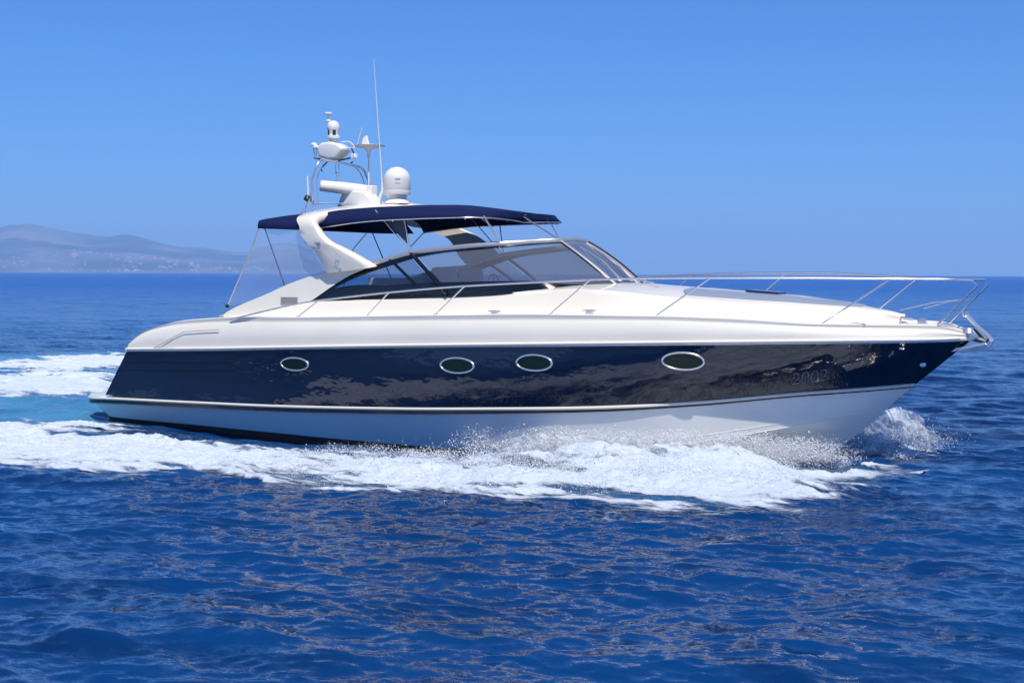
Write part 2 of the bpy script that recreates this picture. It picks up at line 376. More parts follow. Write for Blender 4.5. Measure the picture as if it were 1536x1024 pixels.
RC = [(7.6, 0, 2.62), (9.8, 0, 2.70)] + [tuple(p) for p in ((11.121,0.0,2.671),(11.399,0.0,2.651),(11.862,0.0,2.622),(12.536,0.0,2.574),(13.707,0.0,2.496),(13.945,0.0,2.462),(14.498,0.0,2.392),(14.862,0.0,2.331),(15.14,0.0,2.285),(15.303,0.0,2.238))]
rc_a = np.array(RC)
fx = ft[:, 0] > 9.3
tf = top_in[fx]; cz = np.interp(tf[:, 0], rc_a[:, 0], rc_a[:, 2])
rows = []
for t in np.linspace(0, 1, 9):
    c = tf.copy(); c[:, 1] = tf[:, 1] * (1 - t); e = 1 - (1 - t) ** 1.8; c[:, 2] = tf[:, 2] * (1 - e) + np.maximum(cz, tf[:, 2] + .002) * e; rows.append(c)
loft("coachroof", rows, gel, Y)
# sun pads each side of the centreline, following the camber
def on_roof(x, yy):
    i = np.interp(x, tf[:, 0], np.arange(len(tf))); yt = np.interp(x, tf[:, 0], tf[:, 1]); zt = np.interp(x, tf[:, 0], tf[:, 2]); c0 = np.interp(x, tf[:, 0], np.maximum(cz, tf[:, 2] + .002))
    t = min(max(1 - abs(yy) / (abs(yt) + 1e-6), 0), 1); e = 1 - (1 - t) ** 1.8
    return zt * (1 - e) + c0 * e
for sg in (-1, 1):
    V = []; xs = np.linspace(11.983, 14.75, 50); m_ = 9
    for i, x in enumerate(xs):
        yt = abs(np.interp(x, tf[:, 0], tf[:, 1])); e = min(1, (i + .5) / 4, (len(xs) - i - .5) / 4) ** .5
        ya, yb = yt * (.30), yt * (.30 + .52 * e)
        for k in range(m_):
            yy = ya + (yb - ya) * k / (m_ - 1); edge = .004 if k in (0, m_ - 1) or i in (0, len(xs) - 1) else .022
            V.append((x, sg * yy, on_roof(x, yy) + edge))
    f = grid_faces(len(xs), m_); mk("sun_pad", V, f if sg > 0 else [q[::-1] for q in f], padm, Y)
# deck hatches
for (x, yy, lx, ly) in ((13.15, -.02, .55, .34),):
    mb = MB(); z = on_roof(x, .1); dzx = (on_roof(x + .3, .1) - on_roof(x - .3, .1)) / .6
    box(mb, (x, yy, z + .02), (lx, ly, .035), Matrix.Rotation(-math.atan(dzx), 4, 'Y'), .01); h_ = mb.build("deck_hatch", hatchm, Y)

# ---- windscreen: top rail T, base rail B, starboard tail to centre
TT = ((5.344,-1.66,2.358),(5.515,-1.65,2.464),(5.683,-1.64,2.571),(5.887,-1.62,2.688),(6.089,-1.6,2.793),(6.333,-1.58,2.88),(6.588,-1.56,2.949),(7.022,-1.52,3.068),(7.38,-1.48,3.147),(7.922,-1.44,3.207),(8.415,-1.38,3.25),(8.913,-1.24,3.288),(9.185,-1.05,3.311),(9.41,-0.78,3.337),(9.684,-0.43,3.364),(9.703,0.0,3.384))
BB = ((5.36,-1.68,2.335),(5.567,-1.68,2.343),(5.86,-1.68,2.358),(6.15,-1.68,2.373),(6.499,-1.67,2.389),(6.851,-1.67,2.404),(7.198,-1.67,2.42),(7.737,-1.66,2.448),(8.224,-1.65,2.47),(8.766,-1.62,2.492),(9.304,-1.56,2.518),(9.785,-1.42,2.543),(10.104,-1.22,2.566),(10.409,-0.88,2.604),(10.723,-0.45,2.648),(10.692,0.0,2.662))
def arclen(P):
    P = np.array(P); return np.r_[0, np.cumsum(np.linalg.norm(np.diff(P, axis=0), axis=1))]
sT = arclen(TT) / arclen(TT)[-1]
def screen(u, v):
    """u: index position 0..15 along the windscreen, v: 0 base, 1 top"""
    k = np.arange(len(TT)); T = np.array(TT); B = np.array(BB)
    t = np.array([pchip(k, T[:, c], [u])[0] for c in range(3)]); b = np.array([pchip(k, B[:, c], [u])[0] for c in range(3)])
    p = b * (1 - v) + t * v
    bow = .05 * 4 * v * (1 - v) * np.linalg.norm(t - b)
    n_ = np.array([.25 * u / 15, -1 + .5 * u / 15, .3]); n_ /= np.linalg.norm(n_)
    return p + n_ * bow * (.9 if u < 14.9 else .3)
def ribbon(name, us, v0, v1, m_, out=0.0, n=None, nv=6, parent=None, both=True, thick=0.0):
    res = []
    for sg in ((1, -1) if both else (1,)):
        V = []
        for u in us:
            for v in np.linspace(0, 1, nv):
                a0 = v0(u) if callable(v0) else v0; a1_ = v1(u) if callable(v1) else v1
                p = screen(u, a0 + (a1_ - a0) * v); p = p + np.array([.2, -.9, .2]) * out; V.append((p[0], p[1] * sg, p[2]))
        f = grid_faces(len(us), nv); res.append(mk(name, V, f if sg > 0 else [q[::-1] for q in f], m_, parent or Y))
    return res
ribbon("side_window", np.linspace(.05, 7.85, 34), .0, 1, tint2, label if False else 0.0)
ribbon("side_window", np.linspace(8.15, 14.0, 44), .0, 1, tint, 0.0, nv=9)
# centre pane as one sheet across
V = []; cu = np.linspace(14.0, 15, 8); m_ = 8
cols = [screen(u, 0) * 0 + 0 for u in cu]
seq = [(u, 1) for u in cu] + [(u, -1) for u in cu[::-1][1:]]
for (u, sg) in seq:
    for v in np.linspace(0, 1, m_):
        p = screen(u, v); V.append((p[0], p[1] * sg if u < 14.999 else 0.0, p[2]))
mk("windscreen", V, grid_faces(len(seq), m_), tint, Y)
ribbon("glazing_border_and_reflection", np.linspace(.05, 13.4, 80), -.02, lambda u: np.interp(u, [0, 6, 8, 11, 12.5, 13.4], [.9, .34, .27, .20, .08, .03]), frit, .012)  # lower band: dark reflection and dash tone painted as a black strip
ribbon("glazing_border_and_reflection", np.linspace(.05, 14, 80), lambda u: np.interp(u, [0, 3, 6, 7.5, 9, 14], [.4, .70, .82, .86, .93, .95]), 1.0, frit, .012)
def mullion(ua, ub, w0, w1, m_, out=.02, rad=None, name="window_mullion"):
    for sg in (1, -1):
        mb = MB(); P = []
        for v in np.linspace(0, 1, 10):
            p = screen(ua + (ub - ua) * v, v) + np.array([.2, -.9, .2]) * out; P.append((p[0], p[1] * sg, p[2]))
        tube(mb, P, w0, 8, w1); mb.build(name, m_, Y)
mullion(8.0, 8.0, .03, .05, frit)
mullion(7.15, 6.85, .02, .045, frit, -.01)
mullion(14.0, 14.0, .028, .03, alu, .02, name="windscreen_post")
rod("windscreen_seal", [(lambda p: (p[0] + .03, -p[1] + .03, p[2]))(screen(14.0, v)) for v in np.linspace(0, 1, 10)], .034, rubber, None, 8)
# inner black edge of the posts
mullion(13.9, 13.9, .02, .04, frit, -.015, name="windscreen_seal")
mb = MB(); P = [screen(u, 1.0) for u in np.linspace(2.2, 15, 70)]; P = [(p[0], p[1] if i < 69 else 0, p[2] + .02) for i, p in enumerate(P)]
full = P + mir(P[::-1][1:]); tube(mb, full, .042, 10, .03); mb.build("windscreen_top_rail", alu, Y)
mb = MB(); P = [screen(u, -.02) for u in np.linspace(0, 15, 60)]; P = [(p[0], p[1] - .01 if i < 59 else 0, p[2] - .01) for i, p in enumerate(P)]
tube(mb, P + mir(P[::-1][1:]), .016, 8); mb.build("windscreen_gasket", rubber, Y)
# wipers
for yy, s_ in ((-.3, 1), (.12, 1)):
    mb = MB(); a = screen(14.7, .02) ; 
    p0 = np.array((10.72, yy, 2.74)); p1 = np.array((9.86, yy + .20, 3.28)); tube(mb, [p0, (p0 + p1) / 2 + np.array((.06, 0, .03)), p1], .011, 6); 
    q = np.array((.0, .0, .03)); box(mb, tuple(p0), (.07, .07, .06), None, .01); mb.build("wiper", steel, Y)

# ---- cockpit interior
mk_in = MB(); V = []
xi = ft[(ft[:, 0] < 9.6)]
a = xi.copy(); a[:, 1] += .12; a[:, 2] += .0; b = a.copy(); b[:, 2] = 1.55; c = b.copy(); c[:, 1] = 0
loft("cockpit_liner", [c, b, a, np.stack([xi[:, 0], xi[:, 1] + .04, xi[:, 2] + .012], 1)], vinyl, Y)
V = []; xs = np.linspace(8.5, 10.65, 12)
for x in xs:
    hw = np.interp(x, [8.5, 9.5, 10.2, 10.65], [1.5, 1.42, 1.1, .45]); z = np.interp(x, [8.5, 9.2, 10.65], [2.55, 2.62, 2.66])
    for t in np.linspace(-1, 1, 9): V.append((x, hw * t, z + .05 * (1 - t * t)))
mk("dashboard", V, [f[::-1] for f in grid_faces(12, 9)], dark, Y)
mk("dashboard_face", [(8.5, -1.5, 2.55), (8.5, 1.5, 2.55), (8.5, 1.5, 1.5), (8.5, -1.5, 1.5)], [(0, 1, 2, 3)], dark, Y)
def seat(x, y, w_):
    mb = MB(); box(mb, (x, y, 2.25), (.55, w_, .18), None, .05); s = mb.build("helm_seat", vinyl, Y)
    mb = MB(); box(mb, (x - .3, y, 2.62), (.14, w_, .62), Matrix.Rotation(R(-12), 4, 'Y'), .05); mb.build("backrest", vinyl, s)
    mb = MB(); tube(mb, [(x, y, 1.5), (x, y, 2.2)], .07, 12); mb.build("pedestal", steel, s)
seat(7.9, -.75, .6); seat(7.9, .1, .6)
mb = MB(); box(mb, (5.6, .9, 2.2), (2.2, .5, .5), None, .08); s = mb.build("cockpit_sofa", vinyl, Y)
mb = MB(); box(mb, (5.6, 1.22, 2.52), (2.2, .14, .42), None, .05); mb.build("backrest", vinyl, s)
mb = MB(); box(mb, (4.0, -.2, 2.1), (.16, 2.0, .5), None, .06); box(mb, (4.3, -.2, 1.95), (.5, 2.0, .2), None, .05); mb.build("aft_bench", vinyl, Y)
mb = MB(); tube(mb, [(8.55, -.75 + .19 * math.cos(t), 2.62 + .19 * math.sin(t)) for t in np.linspace(0, 2 * math.pi, 25)], .014, 6)
for k in range(3):
    t = k * 2.094 + 1.57; tube(mb, [(8.55, -.75, 2.62), (8.55, -.75 + .19 * math.cos(t), 2.62 + .19 * math.sin(t))], .008, 6)
mb.build("steering_wheel", rubber, Y)
for sg in (-1, 1):      # handrails of the coaming seen through the glass
    pass

# ---- aft coaming panels (fins that carry the arch)
FU = ((3.321,-1.7,1.999),(3.402,-1.7,2.073),(3.594,-1.7,2.167),(3.942,-1.7,2.293),(4.379,-1.7,2.441),(4.762,-1.7,2.587),(5.139,-1.7,2.707),(5.437,-1.7,2.79),(5.687,-1.7,2.855),(5.949,-1.7,2.919),(6.309,-1.7,2.953),(6.733,-1.7,2.971))
FL = ((3.321,-1.7,1.981),(3.625,-1.7,2.017),(4.067,-1.7,2.079),(4.531,-1.7,2.17),(4.988,-1.7,2.254),(5.377,-1.7,2.335),(5.584,-1.7,2.448),(5.774,-1.7,2.56),(5.978,-1.7,2.671),(6.209,-1.7,2.782),(6.451,-1.7,2.868),(6.733,-1.7,2.959))
for sg in (1, -1):
    U_, L_ = smooth_path(FU, 60), smooth_path(FL, 60); rws = []
    for t in (0, .5, 1):
        c = U_ * (1 - t) + L_ * t; c[:, 1] = -1.725 + .10 * (c[:, 2] - 2.1); rws.append(c)
    up2 = U_.copy(); up2[:, 1] = -1.70 + .10 * (U_[:, 2] - 2.1); up2[:, 2] += .012
    up3 = up2.copy(); up3[:, 1] += .10; up4 = up3.copy(); up4[:, 1] += .03; up4[:, 2] -= .02
    inn = L_.copy(); inn[:, 1] = -1.56 + .10 * (L_[:, 2] - 2.1)
    rws = [inn, up4, up3, up2] + rws
    for r_ in rws: r_[:, 1] *= sg
    m_ = len(rws); V = np.stack(rws, 1).reshape(-1, 3); f = grid_faces(60, m_)
    mk("cockpit_coaming", V, f if sg > 0 else [q[::-1] for q in f], gel, Y, sharp=50)
VENT = ((4.713,-1.66,2.397),(5.09,-1.66,2.272))
for sg in (1, -1):
    mb = MB(); (xa, _, za), (xb, _, zb) = VENT
    for k in range(6):
        z = za + (zb - za) * (k + .5) / 6; yy = -(1.725 - .10 * (z - 2.1)) - .008
        box(mb, ((xa + xb) / 2, yy * sg, z), (xb - xa, .018, abs(zb - za) / 8), None, .003)
    mb.build("air_vent", greyp, Y)

# ---- radar arch, swept from the starboard foot over the top to port
ST = (((5.764,-1.76,2.814),(6.778,-1.76,2.919)),((5.65,-1.8,3.022),(6.47,-1.8,3.089)),((5.542,-1.83,3.195),(6.137,-1.83,3.238)),((5.397,-1.86,3.351),(5.887,-1.86,3.353)),((5.266,-1.87,3.514),(5.721,-1.87,3.503)),((5.251,-1.87,3.624),(5.648,-1.87,3.608)),((5.172,-1.84,3.731),(5.581,-1.84,3.725)),((5.123,-1.74,3.81),(5.56,-1.74,3.821)),((5.111,-1.55,3.876),(5.645,-1.55,3.895)),((5.131,-1.2,3.942),(5.932,-1.2,3.962)),((5.253,-0.7,4.025),(6.217,-0.7,4.035)),((5.3,0.0,4.096),(6.45,0.0,4.096)))
STP = (((6.382,1.78,3.003),(7.277,1.78,3.053)),((6.216,1.8,3.169),(7.087,1.8,3.242)),((6.111,1.82,3.337),(6.882,1.82,3.382)),((5.959,1.84,3.479),(6.659,1.84,3.524)),((5.673,1.85,3.598),(6.32,1.85,3.668)),((5.414,1.84,3.717),(6.004,1.84,3.813)),((5.157,1.8,3.824),(5.753,1.8,3.931)),((5.017,1.66,3.951),(5.692,1.66,4.029)),((5.027,1.4,4.045),(5.806,1.4,4.081)),((5.124,1.0,4.104),(6.017,1.0,4.111)),((5.207,0.5,4.113),(6.238,0.5,4.11)),((5.3,0.0,4.096),(6.45,0.0,4.096)))
def arch_half(ST):
    half = []
    for i, (a, f) in enumerate(ST):
        a, f = np.array(a), np.array(f) ; a[1] = f[1] = -abs(a[1])
        nx = ST[min(i + 1, len(ST) - 1)]; pv = ST[max(i - 1, 0)]
        T = (np.array(nx[0]) + np.array(nx[1]) - np.array(pv[0]) - np.array(pv[1])); T[1] = 2 * (-abs(nx[0][1]) + abs(pv[0][1]))
        if i == len(ST) - 1: T = np.array([0, 1.0, 0])
        T[0] = 0; T = T / np.linalg.norm(T); nr = np.array([0, T[2], -T[1]])
        nr = nr if (nr[1] > 0 or nr[2] < 0) else -nr
        th = np.interp(i, [0, 4, 7, 9, 11], [.15, .16, .17, .16, .15]); prof = []
        for (s_, q) in ((.01, .5), (.0, .12), (.035, 0), (.35, -.03), (.65, -.03), (.855, 0), (.90, .03), (1, .35), (1, .8), (.93, 1), (.5, 1.0), (.05, 1)):
            prof.append(a * (1 - s_) + f * s_ + nr * th * q)
        half.append(prof)
    half = np.array(half); ks = np.arange(len(half)); kq = np.linspace(0, len(half) - 1, 56); hh = np.zeros((len(kq), half.shape[1], 3))
    for j in range(half.shape[1]):
        for c in range(3): hh[:, j, c] = pchip(ks, half[:, j, c], kq)
    hh[-1, :, 1] = 0; return hh
hh = arch_half(ST); oth = arch_half(STP)[::-1][1:].copy(); oth[:, :, 1] *= -1
allr = np.concatenate([hh, oth]); n, m_ = allr.shape[:2]
arch = mk("radar_arch", allr.reshape(-1, 3), [f[::-1] for f in grid_faces(n, m_, False, True)] + [tuple(range(m_)), tuple(reversed(range((n - 1) * m_, n * m_)))], gel, Y, sharp=50)
# script emblem on the arch leg
def text_obj(name, body, size, p, xdir, zdir, m_, parent, ext=.003, shear=0.0, bold=0.0):
    cu = bpy.data.curves.new(name, 'FONT'); cu.body = body; cu.size = size; cu.extrude = ext; cu.shear = shear; cu.offset = bold; cu.align_x = 'CENTER'; cu.align_y = 'CENTER'
    t = bpy.data.objects.new("tmp", cu); COL.objects.link(t)
    dg = bpy.context.evaluated_depsgraph_get(); me = bpy.data.meshes.new_from_object(t.evaluated_get(dg)); bpy.data.objects.remove(t)
    x = Vector(xdir).normalized(); z = Vector(zdir); z = (z - x * z.dot(x)).normalized(); y = x.cross(z)   # normal = -y...
    Mx = Matrix((x, z, x.cross(z))).transposed().to_4x4(); Mx.translation = Vector(p); me.transform(Mx)
    me.name = name; me.materials.clear(); me.materials.append(m_)
    o = bpy.data.objects.new(name, me); COL.objects.link(o); o.parent = parent; return o
LG = (6.082,-1.87,3.18)
text_obj("arch_emblem", "S2", .115, (LG[0], LG[1] - .012, LG[2]), (1, 0, -.1), (0, 0, 1), steel, arch, .004, .5, -.004)
mb = MB(); box(mb, (6.167,-1.87,3.1), (.05, .01, .012)); mb.build("arch_emblem", steel, arch)
TX = (14.168,-0.88,1.289)
TXs = ((14.02,-0.93,1.266),(14.314,-0.825,1.312))
tx = text_obj("hull_number", "2002", .27, (TX[0], TX[1], TX[2]), tuple(np.array(TXs[1]) - np.array(TXs[0])), (0, -.35, 1), mat("pewter_lettering", (.16, .20, .25), .5), topsides, .002, .5, -.004)
for v in tx.data.vertices: v.co.y = skin_y(v.co.x, v.co.z) - .016 - (.003 if v.co.y < TX[1] else 0)
tx["label"] = "faint slanted 2002 in pewter grey"
# courtesy light / steps on arch aft edge
for (a, b) in (((5.327,-1.8,3.341),(5.729,-1.88,3.348)),((5.304,-1.8,3.225),(5.714,-1.88,3.216))):
    mb = MB(); tube(mb, [a, b], .012, 6); mb.build("arch_hook", steel, arch)

# ---- forward bimini
HEM = ((5.494,-1.62,3.611),(5.816,-1.62,3.647),(6.271,-1.63,3.692),(6.83,-1.64,3.724),(7.382,-1.64,3.737),(7.922,-1.64,3.746),(8.424,-1.6,3.75),(8.608,-1.48,3.753),(8.736,-1.25,3.751),(8.794,-0.9,3.74),(8.772,-0.45,3.727),(8.704,0.0,3.709))
SHO = ((5.39,-1.6,3.782),(5.622,-1.52,3.88),(5.976,-1.45,3.922),(6.428,-1.4,3.939),(7.061,-1.38,3.933),(7.739,-1.37,3.917),(8.255,-1.34,3.897),(8.455,-1.24,3.882),(8.667,-1.14,3.869),(8.757,-0.84,3.863),(8.766,-0.42,3.863),(8.716,0.0,3.868))
CRX = [(6.0, 3.98), (7.0, 3.99), (8.0, 3.97), (8.9, 3.90), (9.3, 3.80)]
hm, so_ = smooth_path(HEM, 60), smooth_path(SHO, 60)
cen = so_.copy(); cen[:, 1] = 0; cen[:, 0] = np.minimum(so_[:, 0] + .25 * (1 - np.linspace(0, 1, 60)), so_[-1, 0] - .02 * (1 - np.linspace(0, 1, 60)))
cen[:, 2] = np.interp(cen[:, 0], [5.4, 6.0, 7.0, 7.6, 7.9, 8.3, 8.55, 8.72], [3.95, 4.0, 4.03, 4.02, 3.985, 3.93, 3.885, float(SHO[-1][2])])
rows = [hm, mixc(hm, so_, .5, -.01), so_]
for t in (.12, .3, .5, .75, 1):
    e = 1 - (1 - t) ** 2; c = so_ * (1 - t) + cen * t; c[:, 2] = so_[:, 2] * (1 - e) + cen[:, 2] * e; rows.append(c)
rows_in = []
bim = loft("bimini_top", rows, canvas, Y, sharp=60)
md = bim.modifiers.new("thick", 'SOLIDIFY'); md.thickness = .012; md.offset = 0
mb = MB(); P = hm.copy(); P[:, 2] -= .008; P[:, 1] = np.minimum(P[:, 1] + .01, 0); tube(mb, list(P) + mir(P[::-1][1:]), .013, 8); mb.build("bimini_frame", steel, bim)
# bows under the cloth
for i in (20, 38, 50):
    mb = MB(); tube(mb, [(r_[i][0], r_[i][1] * .985, r_[i][2] - .03) for r_ in [rows[0], rows[2], rows[3], rows[5], rows[7]]] + [(r_[i][0], -r_[i][1] * .985, r_[i][2] - .03) for r_ in [rows[5], rows[3], rows[2], rows[0]]], .012, 6); mb.build("bimini_bow", steel, bim)
def strut(a, b, r=.011, m_=None, both=True, name="bimini_strut", parent=None):
    for sg in ((1, -1) if both else (1,)):
        mb = MB(); tube(mb, [(a[0], a[1] * sg, a[2]), (b[0], b[1] * sg, b[2])], r, 8); mb.build(name, m_ or steel, parent or bim)
strut((8.84,-1.52,3.762), (8.966,-1.22,3.31), .014, both=False)
strut((8.733,-0.05,3.793), (9.695,-0.45,3.375), .014, both=False)
strut((8.751,0.9,3.683), (9.223,0.35,3.396), .010, both=False)
strut((6.629,-1.5,3.902), (7.38,-1.5,3.158), .010)
strut((7.264,-1.55,3.742), (7.38,-1.5,3.158), .012)
strut((5.507,-1.6,3.606), (5.489,-1.2,3.334), .010)
# small triangular gusset hanging by the strut
G3 = ((6.804,-1.45,3.719),(7.243,-1.52,3.71),(7.298,-1.5,3.316))
for sg in (1,):
    plate("bimini_gusset", [(p[0], p[1] * sg, p[2]) for p in G3], (0, .008, 0), mat("grey_canvas", (.10, .10, .12), .8), bim)

# ---- aft cockpit cover, clear curtain, poles
AH = ((4.054,-1.55,3.619),(4.35,-1.66,3.607),(4.783,-1.72,3.6),(5.188,-1.72,3.595))
AS = ((4.0,-1.45,3.761),(4.261,-1.5,3.791),(4.6,-1.5,3.816),(5.071,-1.5,3.849))
ah, as_ = smooth_path(AH, 16), smooth_path(AS, 16)
ac = as_.copy(); ac[:, 1] = 0; ac[:, 0] += -.02; ac[:, 2] += .10
rows = [ah, mixc(ah, as_, .5, -.02), as_, mixc(as_, ac, .3, 0, .03), mixc(as_, ac, .65, 0, .02), ac]
acv = loft("aft_canopy", rows, canvas, Y, sharp=60)
md = acv.modifiers.new("thick", 'SOLIDIFY'); md.thickness = .012; md.offset = 0
mk("canopy_end", [tuple(r_[0]) for r_ in rows] + [(r_[0][0], -r_[0][1], r_[0][2]) for r_ in rows[::-1][1:]], [tuple(range(11))], canvas, acv, False)
CUR = ((4.122,-1.62,3.61),(3.415,-1.66,2.213),(3.907,-1.66,2.268),(4.345,-1.66,2.417),(5.107,-1.66,2.683),(5.641,-1.66,2.849),(5.454,-1.72,3.197),(5.159,-1.72,3.595))
cc_ = np.mean(CUR, 0); mk("clear_curtain", [tuple(cc_)] + [tuple(p) for p in CUR], [(0, i + 1, (i + 1) % len(CUR) + 1) for i in range(len(CUR))], clear, Y)
cr = CUR
for sg in (1, -1):
    mb = MB(); tube(mb, [(CUR[0][0], CUR[0][1] * sg, CUR[0][2]), (3.997,-1.63,3.288) if sg > 0 else (3.78, 1.63, 3.3), (CUR[1][0], CUR[1][1] * sg, CUR[1][2])], .013, 6); p_ = mb.build("curtain_pole", alu, Y)
    mb = MB(); lathe(mb, [(.02, -.03), (.035, -.02), (.035, .02), (.02, .03)], 10, (CUR[1][0], CUR[1][1] * sg, CUR[1][2])); mb.build("pole_foot", rubber, p_)
    mb = MB(); tube(mb, [(CUR[0][0] + .15, CUR[0][1] * sg + .0, CUR[0][2]), (CUR[3][0] + .45, CUR[3][1] * sg, CUR[3][2] + .1)], .012, 6); mb.build("curtain_pole", rubber, Y)

# ---- guard rail
def brl(x): return np.interp(x, [0, 2, 5, 8, 10, 12, 13.5, 15, 16, 16.4], [1.9, 2, 2.1, 2.1, 2.05, 1.85, 1.5, .95, .35, .2])
RT = ((3.807,-2.028,1.986),(4.681,-2.056,2.156),(5.438,-2.068,2.295),(5.875,-2.068,2.352),(6.446,-2.068,2.416),(7.319,-2.068,2.503),(8.808,-2.048,2.62),(10.066,-2.012,2.687),(11.02,-1.916,2.733),(11.835,-1.836,2.758),(12.886,-1.612,2.77),(14.15,-1.228,2.774),(15.337,-0.716,2.768),(16.241,-0.3,2.764),(16.439,-0.33,2.756),(16.491,-0.31,2.727),(16.499,-0.3,2.679))
RB = (15.942,-0.33,2.109)
def heel(p, sg): return p[2] + (.09 * min(max((15.6 - p[0]) / 2.0, 0), 1) * min(max((p[0] - 7) / 3, 0), 1) if sg < 0 else 0)
P = list(smooth_path(RT, 90)) + [np.array(RB)]
rails = []
for sg in (1, -1):
    mb = MB(); tube(mb, [(p[0], p[1] * sg, heel(p, sg)) for p in P], .015, 8); rails.append(mb.build("guard_rail", steel, Y))
STN = (((5.846,-2.068,2.346),(5.311,-1.968,2.06)),((7.319,-2.068,2.498),(6.791,-1.968,2.098)),((8.808,-2.048,2.62),(8.183,-1.964,2.145)),((11.02,-1.916,2.733),(10.299,-1.888,2.191)),((12.886,-1.612,2.768),(12.036,-1.708,2.187)),((15.337,-0.716,2.765),(14.417,-1.032,2.097)))
for sg, rl in ((1, rails[0]), (-1, rails[1])):
    for (t, b) in STN:
        mb = MB(); b_z = b[2]
        tube(mb, [(t[0], t[1] * sg, heel(t, sg)), (b[0], b[1] * sg, b_z)], .012, 8); st = mb.build("stanchion", steel, rl)
        mb = MB(); lathe(mb, [(.045, -.02), (.045, .006), (.025, .014)], 14, (b[0], b[1] * sg, b_z)); mb.build("stanchion_base", steel, st)
mb = MB(); a = RT[-3]; tube(mb, [(a[0], a[1], a[2]), (a[0] + .03, 0, a[2] + .0), (a[0], -a[1], a[2])], .0165, 8)
mb.build("pulpit_crossbar", steel, Y)
MW = ((16.232,-0.32,2.469),(15.901,-0.45,2.428),(15.463,-0.62,2.312))
for sg in (1, -1):
    mb = MB(); tube(mb, [(p[0], p[1] * sg, p[2]) for p in MW], .008, 6); mb.build("mid_rail", steel, rails[0] if sg > 0 else rails[1])

# ---- deck fittings
for (c, l, yw) in (((9.266,-1.868,2.183),0.24,0.0),((10.927,-1.756,2.22),0.24,-0.05),((14.865,-0.796,2.07),0.34,-0.4),((15.418,-0.248,2.086),0.14,-0.4)):
    c = (c[0], c[1], c[2]); cleat(c, l, yw); cleat((c[0], -c[1], c[2]), l, -yw)
for q in ((3.441,-1.85,2.035),(3.988,-1.95,2.023)):
    mb = MB(); lathe(mb, [(.03, -.02), (.05, 0), (.03, .02)], 12, q); mb.build("deck_fitting", greyp, Y)
NV = (15.421,-0.3,2.197)
mb = MB(); tube(mb, [(NV[0] - .05, NV[1], NV[2] - .1), (NV[0] - .03, NV[1], NV[2]), (NV[0] + .1, NV[1] + .15, NV[2] - .03)], .02, 8); mb.build("windlass_hatch_hinge", steel, Y)
mb = MB(); lathe(mb, [(.09, 0), (.09, .03), (.05, .04), (.05, .06), (.07, .07), (.03, .085)], 18, (15.62, 0, 2.10)); mb.build("windlass", steel, Y)
# searchlight horn cluster in front of the windscreen
WC = (11.181,-0.35,2.662)
mb = MB()
tube(mb, [WC, (WC[0] + .02, WC[1], WC[2] + .07)], .02, 8); tube(mb, [(WC[0] - .15, WC[1] + .1, WC[2] + .06), (WC[0], WC[1], WC[2] + .05), (WC[0] + .18, WC[1] - .02, WC[2] + .02)], .014, 6); mb.build("deck_filler", steel, Y)
RP = ((11.327,-0.6,2.599),(11.469,-0.55,2.616),(11.575,-0.6,2.596),(11.552,-0.65,2.575))
mb = MB(); tube(mb, smooth_path(RP, 14), .018, 6); mb.build("rope_coil", mat("tan_rope", (.42, .33, .2), .8), Y)
# hull fitting near the stem
HB = (15.693,-0.275,1.502)
mb = MB(); lathe(mb, [(.035, -.01), (.045, .005), (.02, .02)], 12, (0, 0, 0)); o = mb.build("bow_eye", steel, Y); o.rotation_euler = (R(80), 0, R(28)); o.location = (HB[0], skin_y(HB[0], HB[2]) - .01, HB[2])
AB = (14.37,-0.03,0.249)
mb = MB(); lathe(mb, [(.03, -.02), (.045, .02)], 10, (0, 0, 0)); o = mb.build("bow_eye", steel, Y); o.rotation_euler = (R(85), 0, R(30)); o.location = AB

# ---- anchor on the stem
def A(l, y=0.0): return l
sh_a = ((16.251,0.0,2.264),(16.32,0.0,2.187),(16.428,0.0,2.071),(16.564,0.0,1.957),(16.651,0.0,1.862))
mb = MB(); P = smooth_path(sh_a, 14); tube(mb, P, .035, 8, .028); lathe(mb, [(.03, -.05), (.045, -.03), (.045, .03), (.03, .05)], 12, sh_a[0]); anchor = mb.build("anchor", steel, Y)
fl1 = ((16.36,0.0,2.129),(16.428,0.0,2.081),(16.603,0.0,1.89),(16.547,0.0,1.82),(16.394,0.0,1.855),(16.257,0.0,1.94),(16.247,0.0,1.969),(16.363,0.0,1.943),(16.469,0.0,1.916),(16.39,0.0,2.032))
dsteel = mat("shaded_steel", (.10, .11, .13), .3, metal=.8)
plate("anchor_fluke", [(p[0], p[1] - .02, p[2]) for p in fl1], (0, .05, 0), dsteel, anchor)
for q in (((16.402,-0.05,2.072),(16.499,-0.05,1.977),(16.577,-0.05,1.891)),((16.252,-0.06,1.962),(16.407,-0.06,1.917),(16.57,-0.06,1.862)),((16.658,-0.03,1.873),(16.612,-0.03,1.784),(16.441,-0.03,1.75),(16.191,-0.03,1.703))): rod("anchor_fluke", smooth_path(q, 10), .018, steel, anchor)
rol = ((15.742,0.0,1.703),(15.988,0.0,1.726),(16.279,0.0,1.783),(16.547,0.0,1.85),(16.595,0.0,1.812),(16.328,0.0,1.741),(16.038,0.0,1.688),(15.772,0.0,1.675))
plate("anchor_roller", [(p[0], -.07, p[2]) for p in rol], (0, .14, 0), steel, Y, .006)
mb = MB(); lathe(mb, [(.0, -.09), (.10, -.09), (.12, -.02), (.09, .05), (.0, .06)], 16, (16.295,0.0,2.0)); mb.build("anchor_chafe_plate", steel, Y)
pl_ = ((16.237,0.0,1.989),(16.391,0.0,2.022),(16.469,0.0,1.926),(16.355,0.0,1.854),(16.219,0.0,1.919))
plate("stem_fitting", [(p[0], -.09, p[2]) for p in pl_], (0, .18, 0), steel, Y, .01)

